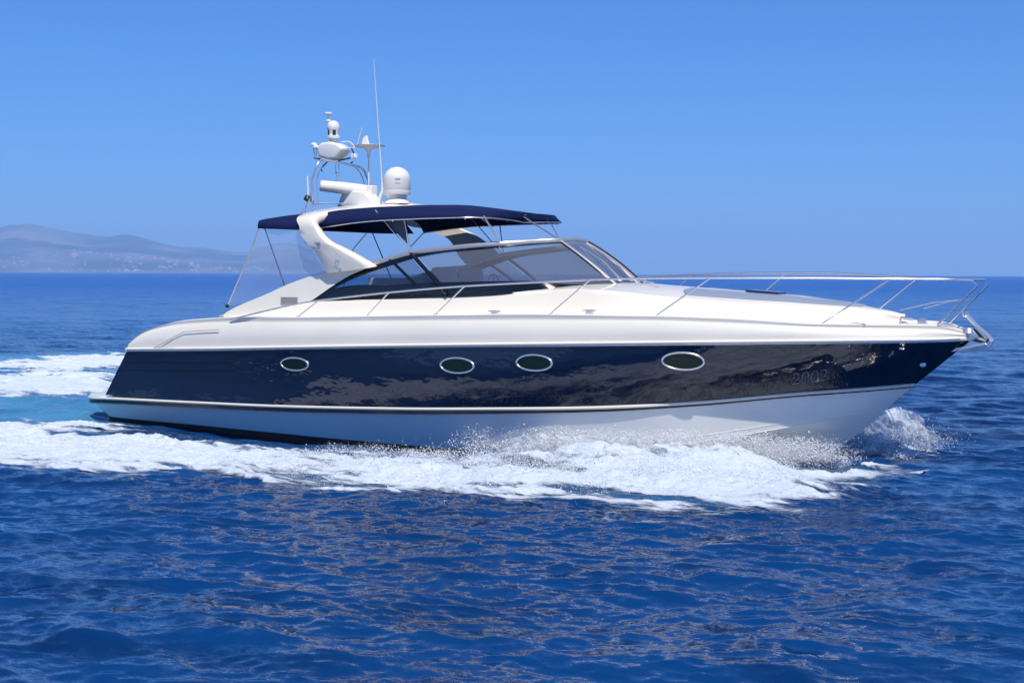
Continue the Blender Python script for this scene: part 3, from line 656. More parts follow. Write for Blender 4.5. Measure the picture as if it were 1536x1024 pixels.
# ---- arch-top equipment
def at0(v): return np.array(v)
DM = ((6.122,-0.15,4.739),(6.43,-0.15,4.257),(5.818,-0.15,4.272),(6.115,-0.15,4.108))
r_d = (np.linalg.norm(np.array(DM[1]) - np.array(DM[2]))) / 2 * .857 + .02; H_ = DM[0][2] - DM[3][2]
r_d = .245
mb = MB(); z0 = DM[3][2]
prof = [(r_d * .98, z0 + .13), (r_d, z0 + .15), (r_d, z0 + .2), (r_d * .985, z0 + .205), (r_d, z0 + .215), (r_d, z0 + H_ - r_d * .95)]
for k in range(1, 10):
    a = k / 9 * math.pi / 2; prof.append((max(r_d * math.cos(a), .002), z0 + H_ - r_d * .95 + r_d * .95 * math.sin(a)))
lathe(mb, prof, 36, (DM[0][0], DM[0][1], 0)); dome = mb.build("satellite_dome", plastic, Y)
mb = MB(); lathe(mb, [(r_d * .95, z0 - .03), (r_d * .85, z0 + .02), (r_d * .7, z0 + .06), (r_d * .75, z0 + .1), (r_d * .78, z0 + .135)], 30, (DM[0][0], DM[0][1], 0)); mb.build("dome_base", plastic, dome)
mk_m = mat("faded_print", (.25, .25, .28), .6)
nd = np.array((.25, -.9, 0)); nd /= np.linalg.norm(nd)
for k in range(7):
    a = math.atan2(-1, .0) + .50 + k * .055; rr_ = r_d + .003
    for (zz, hh_) in ((z0 + .40, .018), (z0 + .33, .006)):
        mb = MB(); box(mb, (DM[0][0] + rr_ * math.cos(a), DM[0][1] + rr_ * math.sin(a), zz), (.010, .006, hh_ * (1 + .3 * (k % 2))), Matrix.Rotation(a + math.pi / 2, 4, 'Z')); mb.build("dome_print", mk_m, dome)
# open array radar
RA, RBp = np.array((4.677,-0.55,4.421)), np.array((5.315,0.0,4.341))
mb = MB(); dirv = (RBp - RA); tube(mb, [RA, RA + dirv * .01, RA + dirv * .35, RA + dirv * .36, RA + dirv * .7, RA + dirv], [.085, .10, .105, .11, .11, .105], 18); rad = mb.build("radar_scanner", plastic, Y)
c_ = RBp + dirv * .08; mb = MB(); box(mb, tuple(c_), (.22, .2, .2), None, .03); mb.build("scanner_end_cap", plastic, rad)
PD = ((4.952,-0.25,4.313),(5.183,-0.25,4.332),(5.441,-0.25,4.301),(5.667,-0.25,4.114),(5.756,-0.25,4.027),(4.828,-0.25,4.046))
plate("radar_pedestal", PD, (0, .34, 0), plastic, rad, .03)
# hoop mast in stainless tube
HL = [np.array(p) for p in ((4.681,-0.75,4.053),(4.666,-0.75,4.271),(4.651,-0.75,4.49),(4.69,-0.72,4.672),(4.727,-0.65,4.833),(4.701,-0.5,4.898),(4.714,-0.1,4.882),(4.728,0.35,4.849),(4.744,0.6,4.826),(4.764,0.72,4.72),(4.821,0.75,4.543),(4.868,0.75,4.314),(4.868,0.75,4.136))]
mast = None
mb = MB(); tube(mb, smooth_path(HL, 50), .020, 8); mast = mb.build("equipment_hoop", steel, Y)
rod("brace", smooth_path([p + np.array((.09, .03, 0)) for p in HL[:5]], 16), .012, steel, mast); rod("brace", smooth_path([p + np.array((-.09, -.03, 0)) for p in HL[-5:]], 16), .012, steel, mast)
for dx in (0, 5):
    pass
for q in (((4.605,0.0,4.855),(4.636,0.0,4.532)),((4.683,0.0,4.852),(4.698,0.0,4.53)),((4.589,0.0,4.694),(4.73,0.0,4.69))): rod("support_post", q, .010, steel, mast)

# bell-shaped housing and camera dome on top
CB = (4.606,0.0,5.078)
mb = MB(); bx = ((4.259,0.0,5.167),(4.306,0.0,4.99),(4.511,0.0,4.933),(4.683,0.0,4.927),(4.824,0.0,5.045),(4.886,0.0,5.129),(4.746,0.0,5.221),(4.559,0.0,5.266),(4.354,0.0,5.25))
plate("light_housing", [(p[0], p[1] - .14, p[2]) for p in bx], (0, .28, 0), plastic, Y, .06)
TC = ((4.559,0.0,5.303),(4.559,0.0,5.353),(4.56,0.0,5.662))
rz = .20
mb = MB(); zb, zt = TC[1][2], TC[2][2]; hC = zt - zb
prof = [(.07, zb - .09), (.07, zb - .03), (.125, zb - .02), (.125, zb + .02), (.10, zb + .03), (.10, zb + .35 * hC), (.115, zb + .45 * hC), (.12, zb + .62 * hC)] + [(max(.118 * math.cos(a), .002), zb + .62 * hC + .38 * hC * math.sin(a)) for a in np.linspace(.2, math.pi / 2, 7)]
lathe(mb, prof, 24, (TC[0][0], TC[0][1], 0)); camd = mb.build("camera_dome", plastic, Y)
for a in (-1.9, -.75):
    mb = MB(); box(mb, (TC[0][0] + .103 * math.cos(a), TC[0][1] + .103 * math.sin(a), zb + .09), (.012, .035 if a < -1 else .06, .11), Matrix.Rotation(a, 4, 'Z'), .003); mb.build("lens_window", dark, camd)
G1 = ((4.442,0.0,5.656),(4.442,0.0,5.817))
mb = MB(); x_, y_, za = G1[0]; zb2 = G1[1][2]
lathe(mb, [(.045, za - .01), (.05, za + .01), (.045, za + .03), (.014, za + .035), (.014, zb2 - .04), (.075, zb2 - .035), (.08, zb2 - .015), (.06, zb2)], 16, (x_, y_, 0)); mb.build("gps_antenna", plastic, Y)
# left mushroom antennas
for (a_, s_) in (((4.1,0.0,5.235),0.06),((4.164,0.0,5.183),0.075)):
    mb = MB(); lathe(mb, [(s_ * .5, -.03), (s_, -.015), (s_, .01), (s_ * .7, .03), (.005, .04)], 14, a_); mb.build("gps_antenna", plastic, Y)
for q in (((4.084,0.0,5.174),(4.132,0.0,4.972)),((4.148,0.0,5.146),(4.163,0.0,4.97)),((4.116,0.0,4.985),(4.275,0.0,4.966)),((4.18,0.0,5.17),(4.291,0.0,5.14)),((4.527,-0.1,5.309),(4.432,-0.1,4.941))): rod("antenna_bracket", q, .010, steel, mast)

for q in (((4.1,0.0,4.985),(4.259,0.0,4.955)),((4.683,0.0,4.914),(4.963,0.0,4.954)),((4.963,0.0,4.855),(5.009,0.0,4.878)),((4.433,0.0,4.936),(4.48,0.0,4.996)),((4.417,0.0,4.899),(4.258,0.0,4.78)),((4.258,0.0,4.78),(4.29,0.0,4.729)),((4.979,0.0,5.138),(5.04,0.0,5.025))): rod("cable_clamp", q, .014, rubber, mast)

mb = MB(); CMo = (5.04,0.0,4.982); box(mb, CMo, (.10, .10, .09), None, .02); tube(mb, [(CMo[0], CMo[1], CMo[2]), (CMo[0] + .07, CMo[1] - .05, CMo[2])], .03, 10); mb.build("deck_camera", plastic, Y)
mb = MB(); tube(mb, smooth_path(((4.746,0.0,5.258),(4.901,0.0,5.258),(5.025,0.0,5.185),(5.056,0.0,5.135),(4.87,0.0,5.142)), 16), .010, 6); mb.build("cable", plastic, mast)
# disc antenna with fin on slim pole
DP = (5.155,0.3,5.178)
mb = MB(); lathe(mb, [(.03, -.20), (.03, -.12), (.06, -.06), (.12, -.025), (.30, .0), (.31, .02), (.20, .035), (.02, .05)], 28, DP); disc = mb.build("disc_antenna", plastic, Y)
mb = MB(); tube(mb, [(DP[0], DP[1], DP[2] - .15), (DP[0], DP[1], z0 - .02)], .014, 8); mb.build("antenna_pole", plastic, disc)
FN = ((5.0,0.3,5.234),(5.031,0.3,5.331),(5.078,0.3,5.379),(5.124,0.3,5.383),(5.139,0.3,5.302),(5.17,0.3,5.214))
plate("antenna_fin", [(p[0], p[1] - .02, p[2]) for p in FN], (0, .04, 0), plastic, disc, .01)
def whip(pts, y, r0_, r1_, name="whip_antenna", m_=None):
    mb = MB(); n_ = 10; a, b = np.array(pts[0]), np.array(pts[1]); tube(mb, [a + (b - a) * i / n_ for i in range(n_ + 1)], [r0_ + (r1_ - r0_) * i / n_ for i in range(n_ + 1)], 8); return mb.build(name, m_ or plastic, Y)
whip(((5.752,-0.1,4.494),(5.565,-0.1,6.728)), 0, .011, .004)
o = whip(((5.662,-0.1,4.084),(5.752,-0.1,4.3)), 0, .045, .03, "antenna_base"); whip(((5.752,-0.1,4.276),(5.752,-0.1,4.518)), 0, .02, .012, "antenna_ferrule")
whip(((5.117,0.0,5.206),(5.225,0.0,5.495)), 0, .008, .012)
whip(((4.678,-0.9,4.228),(4.664,-0.9,4.578)), 0, .018, .014)
mb = MB(); lathe(mb, [(.02, -.06), (.07, -.03), (.06, .01), (.02, .06)], 12, (4.663,-0.9,4.18)); mb.build("antenna_mount", rubber, Y)
mb = MB(); lathe(mb, [(.03, -.08), (.05, 0), (.03, .1)], 12, (4.691,-0.8,4.196)); mb.build("navigation_light", steel, Y)
for q in (((4.801,-0.9,4.08),(5.266,-0.4,4.086)),((4.862,-0.9,4.079),(4.862,-0.9,4.007)),((4.988,-0.75,4.083),(4.988,-0.75,4.034)),((4.724,-0.9,4.166),(4.848,-1.3,3.884)),((4.69,-0.8,4.147),(4.865,-1.0,3.943)),((4.663,-0.9,4.143),(4.858,-1.2,3.911))): rod("arch_rail", q, .011, steel, arch)


# ------------------------------------------------------------------ sea
rng = np.random.default_rng(7)
NW = 220
lam = np.exp(math.log(.16) + (math.log(5.0) - math.log(.16)) * rng.random(NW) ** 1.35)
wdir = R(118) + rng.normal(0, R(34), NW)
steep = .021 * np.ones(NW)
amp = steep * lam / (2 * math.pi) * np.where(lam > .9, (.9 / lam) ** .7, 1.0) * rng.uniform(.6, 1.3, NW)
kx = 2 * math.pi / lam * np.cos(wdir); ky = 2 * math.pi / lam * np.sin(wdir); ph = rng.uniform(0, 2 * math.pi, NW)
def waves(x, y, step=None):
    """height and horizontal choppy offset of the water at x,y (arrays)"""
    z = np.zeros_like(x); dx = np.zeros_like(x); dy = np.zeros_like(x)
    for i in range(NW):
        a = amp[i]
        if step is not None: a = a * np.clip(lam[i] / (step + 1e-6) / 2.5 - 1, 0, 1)
        p = kx[i] * x + ky[i] * y + ph[i]; z += a * np.cos(p); s = a * np.sin(p); q = 1.0 * lam[i] / (2 * math.pi)
        dx -= s * kx[i] * q; dy -= s * ky[i] * q
    return z, dx, dy
def fnoise(x, y, seed, oct=5, base=1.0, gain=.5, ridged=False):
    r = np.random.default_rng(seed); out = np.zeros_like(x); a = 1.0; f = base; tot = 0
    tabs = r.random((256, 256))
    for o_ in range(oct):
        ang = .6 * o_ + .3; X = (x * math.cos(ang) - y * math.sin(ang)) * f + 31.7 * o_; Yy = (x * math.sin(ang) + y * math.cos(ang)) * f + 17.3 * o_
        xi, yi = np.floor(X).astype(int), np.floor(Yy).astype(int); u = X - xi; v = Yy - yi; u = u * u * (3 - 2 * u); v = v * v * (3 - 2 * v)
        g = lambda i, j: tabs[(xi + i) % 256, (yi + j) % 256]
        n_ = (g(0, 0) * (1 - u) + g(1, 0) * u) * (1 - v) + (g(0, 1) * (1 - u) + g(1, 1) * u) * v
        if ridged: n_ = 1 - np.abs(2 * n_ - 1)
        out += a * n_; tot += a; a *= gain; f *= 2.03
    return out / tot
def poly_sd(x, y, poly):
    """signed distance to a polygon, positive inside"""
    d = np.full(x.shape, 1e9); ins = np.zeros(x.shape, bool); n_ = len(poly)
    for i in range(n_):
        ax, ay = poly[i]; bx, by = poly[(i + 1) % n_]
        ex, ey = bx - ax, by - ay; t = np.clip(((x - ax) * ex + (y - ay) * ey) / (ex * ex + ey * ey + 1e-12), 0, 1)
        d = np.minimum(d, np.hypot(x - ax - t * ex, y - ay - t * ey))
        c = ((ay > y) != (by > y)) & (x < (bx - ax) * (y - ay) / (by - ay + 1e-12) + ax); ins ^= c
    return np.where(ins, d, -d)
PA = ((-2.309,-4.171),(-0.268,-3.714),(1.322,-3.512),(3.182,-4.455),(3.858,-4.134),(5.206,-3.722),(6.438,-3.807),(7.859,-3.922),(9.438,-4.049),(10.745,-3.92),(11.706,-3.475),(12.088,-2.527),(12.794,-1.706),(13.757,-1.987),(14.505,-2.102),(14.974,-0.852),(15.209,-1.734),(15.211,-3.279),(14.996,-5.093),(14.073,-5.618),(13.023,-5.375),(11.762,-5.765),(10.493,-6.218),(9.254,-6.34),(8.225,-6.371),(7.178,-6.633),(6.514,-6.975),(5.471,-7.133),(4.586,-6.986),(3.8,-7.119),(2.638,-7.868))
PB1 = ((-18.706,8.08),(-16.049,9.493),(-17.2,11.406),(-16.0,14.727),(-12.478,14.708),(-9.078,11.049),(-10.488,9.318),(-10.931,7.561),(-12.944,6.895),(-14.624,5.03))
PB2 = ((-13.671,4.318),(-11.575,5.749),(-10.776,7.667),(-9.768,8.358),(-4.987,5.672),(-3.766,2.243),(-5.026,1.401),(-6.391,1.41),(-8.178,0.214))
PT = ((-21.625,10.262),(-19.093,12.041),(-17.868,16.682),(-5.505,9.894),(1.635,-2.754),(1.985,-3.874),(-0.078,-3.873),(-0.521,-5.507))
PC = ((14.096,0.929),(13.945,2.175),(14.516,2.545),(15.059,2.209),(15.188,0.805),(14.762,0.134))
def gx_mesh(name, V, Fc, mat_, attr=None):
    me = bpy.data.meshes.new(name); V = np.asarray(V, np.float32); Fc = np.asarray(Fc, np.int32); k = Fc.shape[1]
    me.vertices.add(len(V)); me.vertices.foreach_set("co", V.ravel()); me.loops.add(Fc.size); me.loops.foreach_set("vertex_index", Fc.ravel())
    me.polygons.add(len(Fc)); me.polygons.foreach_set("loop_start", np.arange(0, Fc.size, k, dtype=np.int32))
    me.polygons.foreach_set("use_smooth", np.ones(len(Fc), bool)); me.update(calc_edges=True)
    if attr:
        for n_, a in attr.items():
            at = me.attributes.new(n_, 'FLOAT', 'POINT'); at.data.foreach_set("value", np.asarray(a, np.float32).ravel())
    me.materials.append(mat_); o = bpy.data.objects.new(name, me); COL.objects.link(o); return o
def np_grid(n, m, closed=False):
    i, j = np.meshgrid(np.arange(n - 1), np.arange(m if closed else m - 1), indexing='ij'); j2 = (j + 1) % m
    return np.stack([i * m + j, i * m + j2, (i + 1) * m + j2, (i + 1) * m + j], -1).reshape(-1, 4)
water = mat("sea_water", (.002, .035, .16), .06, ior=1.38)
def water_nodes():
    m = water; nt = m.node_tree; b = nt.nodes["Principled BSDF"]; b.inputs["Roughness"].default_value = .09
    tc = N(m, "ShaderNodeTexCoord")
    def noise(scale, detail, stretch, rough=.55):
        mp = N(m, "ShaderNodeMapping"); mp.inputs["Rotation"].default_value = (0, 0, R(-28)); mp.inputs["Scale"].default_value = stretch
        no = N(m, "ShaderNodeTexNoise"); no.inputs["Scale"].default_value = scale; no.inputs["Detail"].default_value = detail; no.inputs["Roughness"].default_value = rough
        nt.links.new(tc.outputs["Object"], mp.inputs[0]); nt.links.new(mp.outputs[0], no.inputs["Vector"]); return no
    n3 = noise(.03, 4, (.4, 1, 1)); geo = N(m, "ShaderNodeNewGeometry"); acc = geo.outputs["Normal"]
    for sc, amp_, st, dt in ((48.0, .16, .6, 2), (16.0, .22, .45, 3), (5.6, .34, .40, 5), (1.6, .28, .35, 5), (.35, .22, .35, 4)):
        no = noise(sc, dt, (st, 1, 1), .6); sb = N(m, "ShaderNodeVectorMath", operation='SUBTRACT'); sb.inputs[1].default_value = (.5, .5, .5)
        ml = N(m, "ShaderNodeVectorMath", operation='MULTIPLY'); ml.inputs[1].default_value = (amp_ * 2, amp_ * 2, 0)
        ad = N(m, "ShaderNodeVectorMath", operation='ADD'); nt.links.new(no.outputs["Color"], sb.inputs[0]); nt.links.new(sb.outputs[0], ml.inputs[0]); nt.links.new(ml.outputs[0], ad.inputs[0]); nt.links.new(acc, ad.inputs[1]); acc = ad.outputs[0]
    nm = N(m, "ShaderNodeVectorMath", operation='NORMALIZE'); nt.links.new(acc, nm.inputs[0]); nt.links.new(nm.outputs[0], b.inputs["Normal"])
    of = N(m, "ShaderNodeAttribute", attribute_name="far_sea")
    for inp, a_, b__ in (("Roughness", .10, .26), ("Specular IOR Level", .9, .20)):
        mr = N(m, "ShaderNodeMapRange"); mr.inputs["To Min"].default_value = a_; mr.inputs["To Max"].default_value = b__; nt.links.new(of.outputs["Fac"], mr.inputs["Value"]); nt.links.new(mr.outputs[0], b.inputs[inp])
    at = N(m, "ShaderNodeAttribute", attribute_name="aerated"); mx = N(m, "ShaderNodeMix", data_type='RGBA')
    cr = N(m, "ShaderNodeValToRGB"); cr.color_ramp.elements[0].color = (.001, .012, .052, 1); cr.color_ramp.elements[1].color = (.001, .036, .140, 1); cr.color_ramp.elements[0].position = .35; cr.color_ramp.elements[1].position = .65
    n5 = noise(.9, 4, (.45, 1, 1)); av = N(m, "ShaderNodeMath", operation='MULTIPLY_ADD'); av.inputs[1].default_value = .9; sb_ = N(m, "ShaderNodeMath", operation='SUBTRACT'); sb_.inputs[1].default_value = .45; nt.links.new(n5.outputs[0], av.inputs[0]); nt.links.new(n3.outputs[0], av.inputs[2]); nt.links.new(av.outputs[0], sb_.inputs[0])  # ripple-scale noise paints light and dark of the wavelets into the base colour
    nt.links.new(sb_.outputs[0], cr.inputs[0]); m6 = N(m, "ShaderNodeMix", data_type='RGBA'); m6.inputs[7].default_value = (.002, .068, .31, 1); nt.links.new(of.outputs["Fac"], m6.inputs[0]); nt.links.new(cr.outputs[0], m6.inputs[6]); nt.links.new(m6.outputs[2], mx.inputs[6]); mx.inputs[7].default_value = (.06, .24, .38, 1)  # brighter blue painted in with distance, making up for the reduced reflection
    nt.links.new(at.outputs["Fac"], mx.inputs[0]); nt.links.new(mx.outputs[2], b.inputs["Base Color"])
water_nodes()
radii = [.6, 1.5, 3, 4.5, 6]
while radii[-1] < 12500:
    d = radii[-1]; radii.append(d + min(max(.032, d * d / (1480 * 2.82) * .42), d * .12))
radii = np.array(radii)
axis = math.atan2(d0.y, d0.x)
dense = np.linspace(-R(27), R(27), 1150); coarse = np.linspace(R(27), 2 * math.pi - R(27), 62)[1:-1]
ang = axis + np.concatenate([dense, coarse])
Rg, Ag = np.meshgrid(radii, ang, indexing='ij'); X = CAM[0] + Rg * np.cos(Ag); Yg = CAM[1] + Rg * np.sin(Ag)
stepr = np.gradient(radii)[:, None] * np.ones_like(Ag)
near = Rg < 600; z = np.zeros_like(X); dx = np.zeros_like(X); dy = np.zeros_like(X)
rows_n = int((radii < 600).sum())
a_, b_, c_ = waves(X[:rows_n], Yg[:rows_n], stepr[:rows_n]); fade = np.clip((600 - Rg[:rows_n]) / 300, 0, 1)
z[:rows_n] = a_ * fade; dx[:rows_n] = b_ * fade; dy[:rows_n] = c_ * fade
def swell(x, y):
    """hump and hollow of the water around the moving hull"""
    o = np.exp(-((y + 3.2) / 1.3) ** 2) * .06 * np.clip((14.5 - x) / 3, 0, 1) * np.clip((x + 12) / 12, 0, 1)
    o = o - .06 * np.exp(-((x - 2) / 5) ** 2 - (y / 2.4) ** 2) - .24 * np.exp(-(np.abs(x - 7.0) / 4.4) ** 3) * np.exp(-((np.abs(y) - 1.9) / .95) ** 2)
    return o
nearm = Rg[:rows_n] < 70
z[:rows_n] += np.where(nearm, swell(X[:rows_n], Yg[:rows_n]), 0)
aer = np.zeros_like(X); sub = slice(0, int((radii < 90).sum()))
xs_, ys_ = X[sub], Yg[sub]
t_ = np.clip(poly_sd(xs_, ys_, PT) / 2.0 + .2, 0, 1) * (.35 + .9 * fnoise(xs_, ys_, 5, 5, .5)) * 1.1 + .25 * np.clip(poly_sd(xs_, ys_, PA) / .6 + .6, 0, 1)
aer[sub] = np.clip(t_, 0, 1)
V = np.stack([X + dx, Yg + dy, z], -1).reshape(-1, 3)
F4 = np_grid(len(radii), len(ang), True)
sea = gx_mesh("sea", V, F4[:, ::-1], water, {"aerated": aer, "far_sea": np.clip((np.hypot(X - 8, Yg) - 30) / 260, 0, 1) ** .6}); tag(sea, "deep blue rippled open sea", kind="structure")

# ------------------------------------------------------------------ foam
def lacy(m, lo, hi, scale, stretch, gain=1.3, amax=1.0, detail=8):
    """opacity from the vertex attribute "cover" broken up by fine noise"""
    nt = m.node_tree; b = nt.nodes["Principled BSDF"]; tc = N(m, "ShaderNodeTexCoord"); mp = N(m, "ShaderNodeMapping"); mp.inputs["Scale"].default_value = stretch
    no = N(m, "ShaderNodeTexNoise"); no.inputs["Scale"].default_value = scale; no.inputs["Detail"].default_value = detail; no.inputs["Roughness"].default_value = .68; no.inputs["Distortion"].default_value = .6
    at = N(m, "ShaderNodeAttribute", attribute_name="cover"); ma = N(m, "ShaderNodeMath", operation='MULTIPLY_ADD'); ma.inputs[1].default_value = gain
    mr = N(m, "ShaderNodeMapRange"); mr.interpolation_type = 'SMOOTHSTEP'; mr.inputs["From Min"].default_value = lo + gain / 2; mr.inputs["From Max"].default_value = hi + gain / 2; mr.inputs["To Max"].default_value = amax
    nt.links.new(tc.outputs["Object"], mp.inputs[0]); nt.links.new(mp.outputs[0], no.inputs["Vector"]); nt.links.new(no.outputs[0], ma.inputs[0]); nt.links.new(at.outputs["Fac"], ma.inputs[2])
    nt.links.new(ma.outputs[0], mr.inputs["Value"]); nt.links.new(mr.outputs[0], b.inputs["Alpha"])
foam = mat("foam", (.68, .76, .86), .6, spec=.3); bump(foam, 7, .09, 7, .7, (.6, 1.2, 1)); lacy(foam, .22, .78, 3.0, (.45, 1.3, 1), 2.6)
sheet = mat("spray_sheet", (.74, .79, .84), .6, spec=.2); lacy(sheet, .25, .95, 5.0, (1, 1, 1), 1.7, .85)
def foam_grid(polys, x0, x1, y0, y1, step, height, seed, thr=.5, soft=.7, lump=.10, ridge=None):
    xs = np.arange(x0, x1, step); ys = np.arange(y0, y1, step); Xf, Yf = np.meshgrid(xs, ys, indexing='ij')
    sd = np.max([poly_sd(Xf, Yf, p) for p in polys], 0)
    # lacy streaks, stretched along the travel direction
    wx = Xf + 1.2 * (fnoise(Xf, Yf, seed + 5, 3, .5) - .5); wy = Yf + 1.2 * (fnoise(Xf, Yf, seed + 6, 3, .5) - .5)
    big = fnoise(wx * .22, wy * .8, seed, 4, 1.0, .55)
    n_ = fnoise(wx * .5, wy * 1.3, seed + 2, 6, 1.3, .62)
    bil = 1 - fnoise(wx * .75, wy * 1.25, seed + 1, 6, 1.5, .60, True)      # puffs with sharp creases
    fine = 1 - fnoise(Xf, Yf, seed + 9, 4, 7.0, .6, True)
    cover = np.clip(sd / soft, -1, 1) * .5 + .5
    e = (cover * 1.5 - .42) + (n_ - .5) * 1.9 + (big - thr) * 1.1
    fa = np.clip(((sd / soft) * .75 + .36 + (n_ - .5) * 1.9 + (big - thr) * 1.1) * 1.25, -.4, 1.3)
    body = np.clip(fa * 1.5 - .6, 0, 1)
    f = body * (.07 + (bil - .45) * lump * 2.4 + (fine - .45) * .05)
    if ridge is not None: f = f + ridge(Xf, Yf) * np.clip(fa * 1.4 - .1, 0, 1)
    z_, dx_, dy_ = waves(Xf, Yf, np.full_like(Xf, .06)); z_ = z_ + swell(Xf, Yf)
    f = np.maximum(f, .006)
    zz = z_ + f * height
    keep = (sd > -1.5) & (fa > -.22) & ~((np.abs(Yf) < 1.75) & (Xf < 15) & (Xf > 0))
    m = len(ys); q = np_grid(len(xs), m); kv = keep.ravel(); fk = kv[q].any(1); q = q[fk]
    used = np.unique(q); rem = -np.ones(kv.size, int); rem[used] = np.arange(len(used)); V = np.stack([Xf + dx_, Yf + dy_, zz], -1).reshape(-1, 3)[used]
    return V, rem[q], fa.ravel()[used]
def bow_ridge(x, y):
    c = np.interp(x, [6, 9, 11, 13, 14.6], [-3.6, -3.3, -2.9, -2.2, -1.1]); h_ = np.interp(x, [3, 7, 9.5, 11.5, 13.2, 14.8], [0, .05, .15, .30, .24, .0]); w_ = np.interp(x, [6, 11, 14.6], [1.3, 1.1, .6])
    return h_ * np.exp(-((y - c) / w_) ** 2) * (.65 + .8 * fnoise(x, y, 77, 5, 1.6))
Vs = []; Fs = []; As = []; off = 0
for args in ((([PA]), -24, 16, -13.5, -.6, .028, 1.0, 11, .50, 1.3, .10, bow_ridge), (([PB1, PB2]), -30, 3, -1, 22, .055, .5, 23, .60, 1.6, .08, None), (([PC]), 13.5, 18.0, -1.0, 5.5, .035, 1.0, 31, .5, .6, .10, None)):
    V, Fq, A_ = foam_grid(*args); As.append(A_); Vs.append(V); Fs.append(Fq + off); off += len(V)
wake = gx_mesh("wake_foam", np.concatenate(Vs), np.concatenate(Fs), foam, {"cover": np.concatenate(As)})
tag(wake, "white churned wake foam along the hull and astern", kind="stuff")

# ------------------------------------------------------------------ spray droplets
def drops(n_, side, seed):
    r = np.random.default_rng(seed)
    u = r.beta(1.3, 1.1, n_)
    x0 = 9.2 + u * 5.4; yc = np.interp(x0, ch[:, 0], -ch[:, 1]) * .9
    vy = r.gamma(3.0, .55, n_) * 1.0; vz = np.abs(r.normal(1.6, .85, n_)) * np.interp(x0, [9, 11, 13.3, 14.6], [.75, 1.1, 1.15, .8]); vz = np.minimum(vz, 2.9 - .5 * r.random(n_)); vx = -r.normal(.8, 1.0, n_)
    T = 2 * vz / 9.8; t = T * r.random(n_) ** .8
    x = x0 + vx * t; y = yc + vy * t; zz = .03 + vz * t - 4.9 * t * t + r.normal(0, .02, n_)
    # jets clump
    cl = fnoise(x * 1.0, y + zz * 2, seed, 4, 2.2); k = r.random(n_) < np.clip((cl - .33) * 4, .05, 1)
    k &= zz > -.02
    return np.stack([x, side * y, zz], 1)[k], r
P1, r1 = drops(330000, -1, 3); P2_, r2 = drops(120000, 1, 9)
P2_[:, 0] += .7; P2_ = P2_[(P2_[:, 0] > 13.3)]
r3 = np.random.default_rng(12)
# drops flung up along the crest of the bow wave and the wake edges
nx = 110000; xw = r3.uniform(7.5, 14.8, nx); yw = np.interp(xw, [4, 9, 11, 13, 14.8], [-4.3, -4.4, -4.3, -3.6, -1.5]) + r3.normal(0, .75, nx); zw = np.abs(r3.normal(0, .11, nx)) * np.interp(xw, [4, 9, 12, 14.8], [.3, .6, 1.5, .6])
P3 = np.stack([xw, yw, zw], 1); z3, _, _ = waves(xw, yw, np.full_like(xw, .06)); P3[:, 2] += z3 + swell(xw, yw); cl = fnoise(xw, yw, 41, 4, 2.0); P3 = P3[r3.random(nx) < np.clip((cl - .42) * 5, 0, 1)]
nc = 3500; ang_c = r3.uniform(0, 1, nc); P4 = np.stack([14.95 + r3.normal(0, .33, nc) , 1.7 + r3.normal(0, .7, nc), np.abs(r3.normal(0, .16, nc))], 1)
PP = np.concatenate([P1, P2_, P3, P4]); sz = .0011 + np.random.default_rng(1).gamma(.8, .0019, len(PP)); sz = np.minimum(sz, .011)
oct_v = np.array([(1, 0, 0), (-1, 0, 0), (0, 1, 0), (0, -1, 0), (0, 0, 1), (0, 0, -1)], float); oct_f = np.array([(0, 2, 4), (2, 1, 4), (1, 3, 4), (3, 0, 4), (2, 0, 5), (1, 2, 5), (3, 1, 5), (0, 3, 5)])
el = 1 + np.random.default_rng(2).random((len(PP), 1, 3)) * .8
V = (PP[:, None, :] + oct_v[None] * sz[:, None, None] * el).reshape(-1, 3); Fd = (oct_f[None] + 6 * np.arange(len(PP))[:, None, None]).reshape(-1, 3)
sprm = mat("spray_water", (.76, .80, .84), .6)
spr = gx_mesh("bow_spray", V, Fd, sprm); tag(spr, "white droplets of spray thrown out from the bow", kind="stuff")

# thin torn sheets of water leaving the hull
def spray_sheets(side, x0, x1, specs, seed):
    VV = []; FF = []; AA = []; off = 0
    for k, (vy, vz, vx, am) in enumerate(specs):
        u = np.linspace(0, 1, 200); v = np.linspace(0, 1, 60); U, Vv = np.meshgrid(u, v, indexing='ij'); xx = x0 + (x1 - x0) * U
        yc = np.interp(xx, ch[:, 0], -ch[:, 1]) * .88
        nn = fnoise(U * 14 + k * 7, Vv * 2.2 + k * 3, seed + k, 5, 1.0, .6); n2 = fnoise(U * 9 + k * 5, Vv * 1.1, seed + 20 + k, 4, 1.0)
        env = np.clip(U * 5, 0, 1) * np.clip((1 - U) * 3, 0, 1)
        vzz = vz * (.35 + 1.3 * n2) * (.3 + .7 * env ** .5); T = 2 * vzz / 9.8 * 1.02; t = Vv * T
        X_ = xx - vx * t + (nn - .5) * .25 * Vv; Y_ = yc + vy * (.6 + .8 * n2) * t * 1.6 + (nn - .5) * .3 * Vv; Z_ = .01 + vzz * t - 4.9 * t * t + (nn - .5) * .10 * Vv
        A_ = env * am * (1 - .55 * Vv) * np.clip(Vv * 8 + .3, 0, 1)
        VV.append(np.stack([X_, side * Y_, np.maximum(Z_, -.02)], -1).reshape(-1, 3)); FF.append(np_grid(200, 60) + off); AA.append(A_.ravel()); off += 12000
    return VV, FF, AA
sv, sf, sa = spray_sheets(-1, 9.6, 14.7, ((1.6, 1.6, .6, .62), (2.4, 2.0, .9, .62), (3.2, 2.2, 1.1, .58), (4.2, 1.9, 1.2, .58), (5.2, 1.4, 1.2, .55)), 300)
